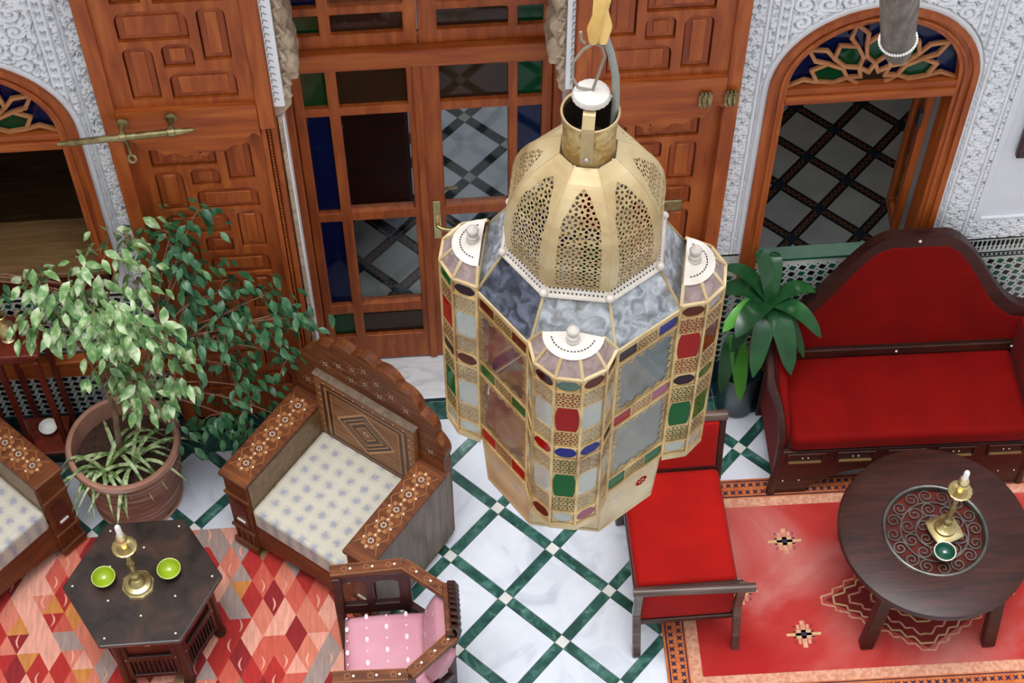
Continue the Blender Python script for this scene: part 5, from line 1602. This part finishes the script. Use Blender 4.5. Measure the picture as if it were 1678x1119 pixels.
# front rail with panels and shaped apron
fr2 = [(-0.535, 0.0118), (-0.395, 0.0118), (-0.385, 0.06), (-0.36, 0.085), (-0.335, 0.09), (-0.31, 0.125), (-0.25, 0.165), (-0.16, 0.185), (-0.05, 0.20), (0.05, 0.20), (0.16, 0.185), (0.25, 0.165), (0.31, 0.125), (0.335, 0.09), (0.36, 0.085), (0.385, 0.06), (0.395, 0.0118), (0.535, 0.0118), (0.535, 0.345), (-0.535, 0.345)]
fa = MB(T(0, -0.245, 0) @ WALLM).plate(fr2, [], 0, 0.025).build('front_apron', M['darkw'], sf, bevel=0.004)
for i in range(5):
    x = -0.43 + i * 0.215
    F4 = T(x, -0.270, 0) @ WALLM
    d = MB(F4).plate(rect(-0.082, 0.082, 0.255, 0.335), [list(reversed(rect(-0.070, 0.070, 0.267, 0.323)))], 0, 0.008).build('panel_frame', M['darkw'], fa, bevel=0.002)
    MB(F4).prism(rect(-0.07, 0.07, 0.267, 0.273), 0.0, 0.012).build('panel_ledge', M['innerw'], d)
    s2 = MB(); 
    for dx in (-0.012, 0.012):
        s2.m = F4 @ T(dx, 0.296, 0.002); s2.ball((0, 0, 0), 0.004, 6, 4)
    s2.build('bone_studs', M['bone'], d, smooth=True)
s2 = MB()
for x in (-0.505, -0.435, 0.435, 0.505):
    s2.m = T(x, -0.271, 0.115); s2.ball((0, 0, 0), 0.004, 6, 4)
s2.build('bone_studs', M['bone'], fa, smooth=True)
for s in (-1, 1):
    MB(T(s * 0.53, 0.16, 0)).box(-0.025, 0.025, -0.02, 0.02, 0, 0.36).build('rear_leg', M['darkw'], sf, bevel=0.004)
    x0, x1 = sorted((s * 0.470, s * 0.500))
    ap2 = [(0.17, 0.10), (0.17, 0.66), (0.10, 0.655), (0.02, 0.62), (-0.05, 0.575), (-0.11, 0.535), (-0.17, 0.51), (-0.22, 0.475), (-0.245, 0.43), (-0.245, 0.10)]
    SM = T(s * 0.525, 0, 0) @ Matrix(((0, 0, 1, 0), (1, 0, 0, 0), (0, 1, 0, 0), (0, 0, 0, 1)))
    MB(SM).prism(list(reversed(ap2)) if False else [(p[0] * 0.98, p[1] - 0.012) for p in ap2][::-1], -0.020, 0.020).build('arm_pad', M['velvet_shaded'], sf, bevel=0.012, bseg=3, smooth=True, angle=50)
    o = s * 0.012
    w = MB()
    w.tube([(s * 0.545 + o, 0.19, 0.66), (s * 0.555 + o, 0.11, 0.668), (s * 0.565 + o, 0.02, 0.635), (s * 0.570 + o, -0.05, 0.588), (s * 0.565 + o, -0.085, 0.562), (s * 0.550 + o, -0.12, 0.545), (s * 0.538 + o, -0.18, 0.520), (s * 0.534 + o, -0.228, 0.482), (s * 0.532 + o, -0.252, 0.43), (s * 0.530 + o, -0.258, 0.36), (s * 0.530 + o, -0.260, 0.18), (s * 0.535 + o, -0.262, 0.012)],
           [0.016, 0.018, 0.018, 0.019, 0.021, 0.018, 0.017, 0.018, 0.018, 0.018, 0.017, 0.021], 8)
    w.build('arm_frame', M['darkw'], sf, smooth=True)
    MB().box(*sorted((s * 0.520, s * 0.542)), -0.24, 0.16, 0.18, 0.345).build('side_rail', M['darkw'], sf, bevel=0.004)

# ------------------------------------------------------------------ red chair with rolled wooden end, seen from above
rc = empty('red_chair', (0.945, -1.02, 0.0), label='red velvet chair with rounded wooden end rail standing under the lantern', cat='chair')
MB().box(-0.195, 0.205, -0.245, 0.270, 0.405, 0.490).build('seat_cushion', M['velvet'], rc, bevel=0.028, bseg=4, smooth=True)
er = MB(); er.tube([(-0.215, -0.285, 0.507), (0.265, -0.300, 0.507)], 0.0185, 12); er.build('end_rail', M['railw'], rc, smooth=True)
MB().box(-0.17, 0.20, -0.268, -0.250, 0.235, 0.470).build('end_panel', M['velvet'], rc, bevel=0.006)
MB().box(-0.185, 0.225, -0.278, -0.248, 0.205, 0.235).build('lower_rail', M['darkw'], rc, bevel=0.005)
MB().box(-0.185, 0.225, -0.278, -0.252, 0.462, 0.492).build('upper_rail', M['darkw'], rc, bevel=0.004)
for (x, xb) in ((-0.188, -0.178), (0.218, 0.232)):
    l = MB(); l.bar((xb, -0.315, 0.004), (x, -0.268, 0.30), 0.034, 0.032, up=(0, 1, 0)).bar((x, -0.268, 0.29), (x, -0.282, 0.505), 0.034, 0.030, up=(0, 1, 0)); l.build('front_leg', M['railw'], rc, bevel=0.006)
for x in (-0.178, 0.205):
    l = MB(); l.bar((x, 0.31, 0.004), (x, 0.27, 0.42), 0.032, 0.03, up=(0, 1, 0)).bar((x, 0.275, 0.40), (x, 0.335, 0.80), 0.030, 0.028, up=(0, 1, 0)); l.build('rear_leg', M['darkw'], rc, bevel=0.006)
BT = T(0, 0.277, 0.49) @ RX(math.radians(-9))
MB(BT).box(-0.163, 0.190, -0.018, 0.012, 0.01, 0.285).build('back_pad', M['velvet'], rc, bevel=0.012, bseg=3, smooth=True)
MB(BT).box(-0.195, 0.222, -0.016, 0.016, 0.285, 0.325).build('crest_rail', M['railw'], rc, bevel=0.006)
MB(BT).box(-0.165, 0.192, -0.014, 0.014, -0.035, 0.010).build('cross_rail', M['darkw'], rc, bevel=0.004)
for s in (-0.185, 0.205):
    MB().box(s - 0.012, s + 0.012, -0.25, 0.27, 0.365, 0.41).build('side_rail', M['darkw'], rc, bevel=0.004)

# ------------------------------------------------------------------ pink corner chair
pk = empty('pink_armchair', (-0.195, -1.405, 0.007), label='carved wooden armchair with pink spotted cushions at the bottom edge', cat='armchair')
def cushion(name, m4, sx, sy, sz, parent, puff=0.012, mat=None):
    N = 14; mb = MB(m4); vs = []; fs = []
    for side in (1, -1):
        for j in range(N + 1):
            for i in range(N + 1):
                u = -1 + 2 * i / N; v = -1 + 2 * j / N
                e = (1 - u ** 6) * (1 - v ** 6)
                vs.append((u * sx * (1 - 0.03 * v * v), v * sy * (1 - 0.03 * u * u), side * (sz * 0.55 * (1 if e > 0 else 1) * min(1, e * 4) ** 0.5 + puff * (1 - u * u) * (1 - v * v) + 0.001)))
    K = (N + 1) ** 2
    for b, fl in ((0, False), (K, True)):
        for j in range(N):
            for i in range(N):
                q = (b + j * (N + 1) + i, b + j * (N + 1) + i + 1, b + (j + 1) * (N + 1) + i + 1, b + (j + 1) * (N + 1) + i)
                fs.append(tuple(reversed(q)) if fl else q)
    rim = [i for i in range(N + 1)] + [(j + 1) * (N + 1) + N for j in range(N)] + [N * (N + 1) + N - 1 - i for i in range(N)] + [(N - 1 - j) * (N + 1) for j in range(N - 1)]
    for a, b in zip(rim, rim[1:] + rim[:1]):
        fs.append((b, a, a + K, b + K))
    return mb.add(vs, fs).build(name, mat, parent, smooth='all')
sc4 = T(-0.045, 0.0, 0.325)
cs = cushion('seat_cushion', sc4, 0.168, 0.172, 0.062, pk, 0.006, M['pink'])
mt = MB()
def spots(m4, sx, sy, zf, big):
    for i in range(-2, 3):
        for j in range(-3, 4):
            x = i * 0.078; y = (j + (0.5 if i % 2 else 0)) * 0.100
            if abs(x) < sx * 0.93 and abs(y) < sy * 0.93:
                mt.m = m4 @ T(x, y, zf(x / sx, y / sy))
                mt.add([(0.0075 * math.cos(a), 0.0125 * math.sin(a), 0) for a in [2 * PI * k / 8 for k in range(8)]], [tuple(range(8))])
                mt.m = m4 @ T(x, y + 0.050, zf(x / sx, min(0.99, (y + 0.050) / sy)))
                if abs(y + 0.050) < sy * 0.93:
                    mt.add([(0.0035 * math.cos(a), 0.005 * math.sin(a), 0) for a in [2 * PI * k / 6 for k in range(6)]], [tuple(range(6))])
zfun = lambda sz, puff: (lambda u, v: sz * 0.55 * min(1, (1 - u ** 6) * (1 - v ** 6) * 4) ** 0.5 + puff * (1 - u * u) * (1 - v * v) + 0.0022)
spots(sc4, 0.168, 0.172, zfun(0.062, 0.006), True)
tag(mt.build('woven_motifs', M['pinkwhite'], cs), 'small woven white motifs', kind='stuff')
bc4 = T(0.158, 0.0, 0.455) @ RY(math.radians(-72))
bc = cushion('back_cushion', bc4, 0.115, 0.150, 0.055, pk, 0.022, M['pink'])
mt = MB(); spots(bc4, 0.115, 0.150, zfun(0.055, 0.022), True); tag(mt.build('woven_motifs', M['pinkwhite'], bc), 'small woven white motifs', kind='stuff')
MB().box(-0.22, 0.15, -0.19, 0.19, 0.245, 0.290).build('seat_frame', M['darkw'], pk, bevel=0.005)
def rail(pts, w, h, nm, mat, z):
    mb = MB()
    for a, b in zip(pts[:-1], pts[1:]):
        mb.bar((a[0], a[1], z), (b[0], b[1], z), w, h)
    return mb.build(nm, mat, pk, bevel=0.004)
for s in (-1, 1):
    ar = [(-0.245, s * 0.222), (0.040, s * 0.232), (0.215, s * 0.085)]
    r = rail(ar, 0.050, 0.030, 'arm_rail', M['inlayw'], 0.615)
    il = MB(); tn = MB()
    for a, b in zip(ar[:-1], ar[1:]):
        for t_ in (0.2, 0.5, 0.8):
            x, y = a[0] + (b[0] - a[0]) * t_, a[1] + (b[1] - a[1]) * t_
            rosette(tn, x, y, 0.6312, 0.016); dots(il, [(x + (b[0] - a[0]) * 0.08, y + (b[1] - a[1]) * 0.08)], 0.6314, 0.0055, Matrix.Identity(4))
        for o in (-0.021, 0.021):
            l = math.hypot(b[0] - a[0], b[1] - a[1]); nx, ny = -(b[1] - a[1]) / l * o, (b[0] - a[0]) / l * o
            m = 26
            for i in range(m):
                t0, t1 = (i + 0.2) / m, (i + 0.7) / m
                lines(tn, [((a[0] + (b[0] - a[0]) * t0 + nx, a[1] + (b[1] - a[1]) * t0 + ny), (a[0] + (b[0] - a[0]) * t1 + nx, a[1] + (b[1] - a[1]) * t1 + ny))], 0.004, 0.6312, Matrix.Identity(4))
    il.build('bone_inlay', M['bone'], r); tn.build('veneer_inlay', M['tan_inlay'], r)
    # arched arm panel
    A4 = T(0, s * 0.215, 0) @ WALLM
    MB(A4).plate(rect(-0.235, 0.045, 0.29, 0.60), [list(reversed(rrect(-0.085, 0.015, 0.36, 0.555, 0, 0, 0.035, 0.035, 5))), list(reversed(rrect(-0.205, -0.115, 0.36, 0.555, 0, 0, 0.03, 0.03, 5)))], -0.012, 0.012).build('arm_panel', M['darkw'], pk, bevel=0.003)
    for (x, y) in ((-0.225, s * 0.205), (0.045, s * 0.218)):
        MB().box(x - 0.018, x + 0.018, y - 0.016, y + 0.016, 0.0, 0.605).build('leg', M['darkw'], pk, bevel=0.004)
    lr = MB(); lr.bar((0.05, s * 0.222, 0.30), (0.205, s * 0.09, 0.30), 0.024, 0.04); lr.build('corner_rail', M['darkw'], pk, bevel=0.003)
    MB().box(0.19, 0.22, s * 0.085 - 0.016, s * 0.085 + 0.016, 0, 0.66).build('rear_leg', M['darkw'], pk, bevel=0.004)
MB().box(0.185, 0.212, -0.10, 0.10, 0.30, 0.70).build('back_board', M['inlayw'], pk, bevel=0.005)
for i in range(9):
    y = -0.092 + i * 0.023
    f = MB(); h = 0.70 + 0.035 * math.cos((i - 4) * 0.36)
    f.tube([(0.205, y, 0.52), (0.226, y, 0.60), (0.236, y, h - 0.03), (0.226, y, h), (0.205, y, h + 0.006)], [0.009, 0.011, 0.012, 0.011, 0.009], 7)
    f.build('crest_flute', M['darkw'], pk, smooth=True)

# ------------------------------------------------------------------ pot with weeping figs
pot = empty('terracotta_pot', (-1.305, -0.390, 0.0), label='large ribbed terracotta pot holding the fig tree', cat='pot')
prf = [(0.165, 0.0), (0.178, 0.02)]
for i in range(26):
    t_ = i / 25
    prf.append((0.178 + 0.040 * math.sin(t_ * PI * 0.55) + (0.0035 if i % 3 == 0 else 0), 0.02 + 0.36 * t_))
prf += [(0.222, 0.382), (0.238, 0.390), (0.242, 0.405), (0.236, 0.420)]
MB().lathe([(1e-5, 0.0)] + prf, 48, close=False).build('pot_body', M['terra'], pot, smooth=True)
MB().lathe([(0.236, 0.419), (0.228, 0.426), (0.214, 0.420), (0.212, 0.40), (0.209, 0.30)], 48, close=False).build('pot_rim', M['rim'], pot, smooth=True)
MB().lathe([(1e-5, 0.325), (0.12, 0.322), (0.2085, 0.315)][::-1], 32, close=False).build('soil', M['soil'], pot, smooth=True)
MB().lathe([(0.18, -0.0), (0.194, 0.012), (0.188, 0.012), (0.175, 0.004)], 40, close=False).build('saucer', M['rim'], pot, smooth=True)

def leaf_mesh(name, L, W, mat, droop=0.25, fold=0.25, n=4):
    mb = MB(); vs = []; fs = []
    for i in range(n + 1):
        t_ = i / n
        w = W / 2 * math.sin(PI * min(1, t_ ** 0.8 * 0.97 + 0.015)) * (1.0 if t_ < 0.8 else 1 - (t_ - 0.8) * 2.2)
        w = max(w, 0.0006)
        z = -droop * L * t_ * t_
        vs += [(L * t_, -w, z + w * fold), (L * t_, 0, z), (L * t_, w, z + w * fold)]
    for i in range(n):
        a = i * 3
        fs += [(a, a + 3, a + 4, a + 1), (a + 1, a + 4, a + 5, a + 2)]
    mb.add(vs, fs)
    me = mb.mesh(name); me.materials.append(mat)
    me.polygons.foreach_set('use_smooth', [True] * len(me.polygons))
    return me
def leaf_matrix(p, d, roll, s):
    x = Vector(d).normalized(); z = Vector((0, 0, 1)) - x * x.z
    if z.length < 1e-3: z = Vector((0, 1, 0))
    z.normalize(); y = z.cross(x)
    m = Matrix(((x.x, y.x, z.x, 0), (x.y, y.y, z.y, 0), (x.z, y.z, z.z, 0), (0, 0, 0, 1)))
    return T(*p) @ m @ RX(roll) @ Matrix.Diagonal((s, s, s, 1))

def fig(name, label, root, stem_top, tips, lmat, seed, per_tip, n_obj, spread, trunk_r, ls=1.0):
    R_ = random.Random(seed)
    f = empty(name, root, 0, label=label, cat='plant')
    rt_ = Vector(root)
    st_ = Vector(stem_top) - rt_
    trunk = MB(); trunk.tube([(0, 0, 0), (st_.x * 0.25 + 0.015, st_.y * 0.25, st_.z * 0.33), (st_.x * 0.6 - 0.01, st_.y * 0.6, st_.z * 0.66), tuple(st_)], [trunk_r, trunk_r * 0.9, trunk_r * 0.8, trunk_r * 0.55], 8)
    trunk.build('trunk', M['bark'], f, smooth=True)
    meshes = [leaf_mesh('leaf', 0.069, 0.034, lmat, 0.30), leaf_mesh('leaf', 0.060, 0.029, lmat, 0.15), leaf_mesh('leaf', 0.074, 0.035, lmat, 0.42)]
    places = []
    for (tx, ty, tz) in tips:
        tip = Vector((tx, ty, tz)) - rt_
        frac = R_.uniform(0.45, 1.0)
        b0 = Vector((st_.x * frac, st_.y * frac, st_.z * frac))
        if tz < stem_top[2] * 0.6: b0 = Vector((st_.x * 0.35 + 0.005, st_.y * 0.35, st_.z * 0.45))
        mid = (b0 + tip) / 2 + Vector((R_.uniform(-.03, .03), R_.uniform(-.03, .03), 0.06 + 0.10 * (tip - b0).length))
        path = []
        for i in range(8):
            q = i / 7
            path.append(b0 * (1 - q) ** 2 + mid * 2 * q * (1 - q) + tip * q * q)
        br = MB(); br.tube([tuple(p) for p in path], [0.0055 * (1 - 0.7 * i / 7) for i in range(8)], 5); 
        for s in range(4):
            p = path[R_.randint(3, 7)]
            e = p + Vector((R_.gauss(0, spread * 0.7), R_.gauss(0, spread * 0.5), R_.gauss(-0.02, spread * 0.6)))
            m2 = (p + e) / 2 + Vector((0, 0, 0.02))
            br.tube([tuple(p), tuple(m2), tuple(e)], [0.0024, 0.002, 0.0012], 4)
            for g in range(int(per_tip * 0.16)):
                q = p.lerp(e, R_.uniform(0.3, 1.05)); places.append((q, p))
        br.build('branch', M['twig'], f, smooth=True)
        for g in range(per_tip):
            q = tip + Vector((R_.gauss(0, spread), R_.gauss(0, spread * 0.7), R_.gauss(0, spread * 0.9)))
            places.append((q, path[6]))
    R_.shuffle(places)
    rest = MB()
    for i, (q, src) in enumerate(places):
        d = (q - src); d.z = 0
        if d.length < 0.01: d = Vector((R_.uniform(-1, 1), R_.uniform(-1, 1), 0))
        d.normalize()
        a = R_.gauss(0, 0.7); d = Vector((d.x * math.cos(a) - d.y * math.sin(a), d.x * math.sin(a) + d.y * math.cos(a), 0)) + Vector((0, -0.35, 0))
        d.z = -R_.uniform(0.15, 1.3)
        m4 = leaf_matrix(q, d, R_.gauss(0, 0.4), R_.uniform(0.75, 1.2) * ls)
        me = R_.choice(meshes)
        if i < n_obj:
            inst(me, 'leaf', f, m4)
        else:
            rest.m = m4
            rest.add([tuple(v.co) for v in me.vertices], [tuple(p.vertices) for p in me.polygons])
    if rest.v:
        o = rest.build('leaf_mass', lmat, f, smooth='all'); tag(o, 'remaining small leaves', kind='stuff')
    return f
LT = [(-1.398, -0.45, 1.60), (-1.34, -0.5, 1.44), (-1.249, -0.4, 1.60), (-1.15, -0.35, 1.64), (-1.04, -0.35, 1.50), (-1.11, -0.55, 1.55), (-1.235, -0.55, 1.20), (-1.0, -0.5, 1.25), (-1.10, -0.55, 0.93), (-0.98, -0.5, 1.06), (-1.47, -0.45, 1.40), (-1.07, -0.30, 1.64), (-1.14, -0.6, 1.46), (-1.22, -0.5, 1.48), (-1.30, -0.46, 1.52), (-1.06, -0.5, 1.38), (-1.18, -0.5, 1.34), (-1.12, -0.58, 1.08)]
DT = [(-0.85, -0.15, 1.56), (-0.946, -0.15, 1.47), (-1.03, -0.17, 1.45), (-0.933, -0.18, 1.27), (-0.753, -0.2, 1.16), (-0.63, -0.2, 1.12), (-0.53, -0.22, 0.98), (-0.57, -0.25, 0.76), (-0.684, -0.25, 0.96), (-0.817, -0.25, 1.05), (-0.74, -0.3, 0.62), (-0.67, -0.35, 0.50), (-0.888, -0.35, 0.52), (-1.03, -0.4, 0.44), (-0.827, -0.3, 0.80), (-0.77, -0.35, 0.40), (-0.90, -0.22, 1.15), (-0.60, -0.22, 1.02), (-0.87, -0.2, 1.40), (-0.95, -0.3, 0.95)]
fig('variegated_fig', 'weeping fig with pale variegated leaves growing in the terracotta pot', (-1.33, -0.385, 0.34), (-1.255, -0.41, 1.22), LT, M['leaf_l'], 11, 20, 300, 0.055, 0.014)
DLEAF = 0.86
fig('green_fig', 'dark green weeping fig leaning right over the carved door', (-1.27, -0.36, 0.34), (-1.03, -0.30, 1.15), DT, M['leaf_d'], 5, 24, 300, 0.060, 0.011, DLEAF)
sp = empty('spider_plant', (-1.325, -0.44, 0.325), 0, label='spider plant with arching striped leaves around the fig stems', cat='plant')
R_ = random.Random(21)
for (cx, cy, nn_) in ((-0.06, -0.03, 12), (0.05, -0.01, 10), (-0.02, 0.05, 8)):
    for g in range(nn_):
        a = R_.uniform(-PI * 1.0, PI * 0.15) if g % 4 else R_.uniform(0, 2 * PI)
        L = R_.uniform(0.18, 0.33); up = R_.uniform(0.05, 0.13)
        d = Vector((math.cos(a), math.sin(a), 0)); sd = Vector((-d.y, d.x, 0))
        mb = MB(); vs = []; fs = []
        for i in range(9):
            q = i / 8
            p = Vector((cx, cy, 0)) + d * L * q + Vector((0, 0, 4 * up * q * (1 - q) - (0.05 if L > 0.2 else 0.0) * q * q))
            w = 0.0085 * (1 - q ** 3) + 0.0006
            vs += [tuple(p - sd * w), tuple(p + Vector((0, 0, -0.002))), tuple(p + sd * w)]
        for i in range(8):
            b = i * 3; fs += [(b, b + 3, b + 4, b + 1), (b + 1, b + 4, b + 5, b + 2)]
        mb.add(vs, fs).build('leaf', M['leaf_s'], sp, smooth='all')

# strap-leaved plant between the chair and the settee
dr = empty('strap_leaf_plant', (1.36, -0.14, 0.0), 0, label='dark pot plant with broad glossy strap leaves left of the settee', cat='plant')
MB().lathe([(0.07, 0.0), (0.085, 0.02), (0.095, 0.28), (0.10, 0.30), (0.092, 0.30), (0.085, 0.27), (1e-5, 0.26)], 24).build('planter', M['z_teal'], dr, smooth=True)
MB().tube([(0, 0, 0.25), (0.03, 0.0, 0.5), (0.06, -0.03, 0.78)], [0.016, 0.013, 0.012], 8).build('cane', M['bark'], dr, smooth=True)
O_ = Vector((1.36, -0.14, 0.0))
crown = Vector((1.423, -0.17, 0.80)) - O_
low = Vector((1.30, -0.15, 0.56)) - O_
TL = [((1.204, -0.30, 0.80), 'y', 0.032, 0), ((1.245, -0.36, 0.84), 'r', 0.040, 0), ((1.335, -0.40, 0.60), 'r', 0.036, 0), ((1.495, -0.40, 0.60), 'r', 0.042, 0), ((1.618, -0.32, 0.74), 'r', 0.034, 0), ((1.62, -0.14, 0.82), 'r', 0.030, 0), ((1.36, -0.06, 1.02), 'r', 0.030, 0), ((1.20, -0.10, 0.80), 'r', 0.040, 0), ((1.27, -0.24, 0.56), 'r', 0.036, 0), ((1.565, -0.32, 0.60), 'r', 0.026, 0), ((1.34, -0.28, 0.24), 'y', 0.034, 1), ((1.25, -0.26, 0.28), 'r', 0.030, 1), ((1.44, -0.04, 0.98), 'r', 0.028, 0), ((1.23, -0.06, 0.92), 'r', 0.030, 0)]
for (tp3, kind_, w0, lo_) in TL:
    w0 *= 1.22
    o0 = low if lo_ else crown
    tip = Vector(tp3) - O_
    mid = (o0 + tip) / 2 + Vector((0, 0, 0.10 + 0.12 * (tip - o0).length))
    mb = MB(); vs = []; fs = []; N = 10
    hd = Vector((tip.x - o0.x, tip.y - o0.y, 0))
    if hd.length < 1e-3: hd = Vector((0, -1, 0))
    sd = Vector((-hd.y, hd.x, 0)).normalized()
    for i in range(N + 1):
        q = i / N
        p = o0 * (1 - q) ** 2 + mid * 2 * q * (1 - q) + tip * q * q
        w = w0 * (0.35 + 0.65 * math.sin(PI * min(1, 0.15 + q * 0.80)) ) * (1 if q < 0.85 else math.sqrt(max(0.02, 1 - ((q - 0.85) / 0.15) ** 2)))
        vs += [tuple(p - sd * w + Vector((0, 0, w * 0.22))), tuple(p), tuple(p + sd * w + Vector((0, 0, w * 0.22)))]
    for i in range(N):
        b = i * 3; fs += [(b, b + 3, b + 4, b + 1), (b + 1, b + 4, b + 5, b + 2)]
    mb.add(vs, fs).build('leaf', M['leaf_y'] if kind_ == 'y' else M['leaf_r'], dr, smooth='all')

# ------------------------------------------------------------------ side table with ewer and dish
tb = empty('side_table', (-1.80, -0.155, 0.0), 0, label='red-brown wooden side table with slim legs behind the pot', cat='table')
MB().box(-0.13, 0.235, -0.095, 0.115, 0.855, 0.880).build('table_top', M['sidew'], tb, bevel=0.005)
MB().box(-0.11, 0.215, -0.085, 0.105, 0.82, 0.855).build('apron', M['sidew'], tb)
for x in (-0.095, 0.06, 0.21):
    for y in (-0.08, 0.10):
        MB().box(x - 0.012, x + 0.012, y - 0.012, y + 0.012, 0.0, 0.82).build('leg', M['sidew'], tb, bevel=0.003)
MB().box(0.02, 0.215, -0.13, 0.06, 0.185, 0.205).build('shelf', M['sidew'], tb, bevel=0.004)
bowl((-1.665, -0.17, 0.207), 0.040, M['wax'], M['wax'], 'small white dish on the low shelf of the side table', 'dish')
ew = empty('brass_ewer', (-1.69, -0.155, 0.88), 0, label='small brass ewer with curved handle on the side table', cat='ewer')
MB().lathe([(0.026, 0), (0.030, 0.006), (0.020, 0.012), (0.034, 0.030), (0.042, 0.055), (0.038, 0.080), (0.020, 0.105), (0.015, 0.125), (0.020, 0.150), (0.024, 0.156), (0.019, 0.158), (0.012, 0.14)], 20, close=False).build('body', M['brass'], ew, smooth=True)
MB().tube([(0.036, 0, 0.05), (0.065, 0, 0.10), (0.06, 0, 0.16), (0.085, 0, 0.185)], [0.008, 0.006, 0.005, 0.006], 8).build('spout', M['brass'], ew, smooth=True)
MB().tube([(-0.018, 0, 0.145), (-0.06, 0, 0.14), (-0.065, 0, 0.09), (-0.038, 0, 0.05)], 0.005, 8).build('handle', M['brass'], ew, smooth=True)
vb = empty('trailing_vine', (-1.80, -0.09, 1.126), 0, label='twiggy trailing vine lying along the left window sill', cat='plant')
tw = MB()
for g in range(5):
    y = R_.uniform(-0.0, 0.04)
    tw.tube([(-0.25, y, 0.02), (0.05 + 0.03 * g, y - 0.03, 0.05 + 0.015 * g), (0.25 + 0.04 * g, y - 0.04, 0.03), (0.36 + 0.03 * g, y - 0.05, -0.02)], [0.004, 0.003, 0.0025, 0.0015], 5)
tw.build('stem', M['twig'], vb, smooth=True)
lm = leaf_mesh('leaf', 0.055, 0.028, M['leaf_d'], 0.3)
for g in range(16):
    p = (R_.uniform(0.05, 0.36), R_.uniform(-0.06, -0.02), R_.uniform(-0.03, 0.06))
    inst(lm, 'leaf', vb, leaf_matrix(p, (R_.uniform(-0.5, 0.8), -0.7, -R_.uniform(0.3, 1.2)), R_.gauss(0, 0.3), R_.uniform(0.8, 1.1)))

# marks too small to pick apart singly
STUFFY = ('bone_inlay', 'bone_dots', 'bone_studs', 'dark_dots', 'veneer_inlay', 'marquetry', 'pierced_flower', 'bead_string')
for o in bpy.data.objects:
    if o.name.split('.')[0] in STUFFY:
        o['kind'] = 'stuff'
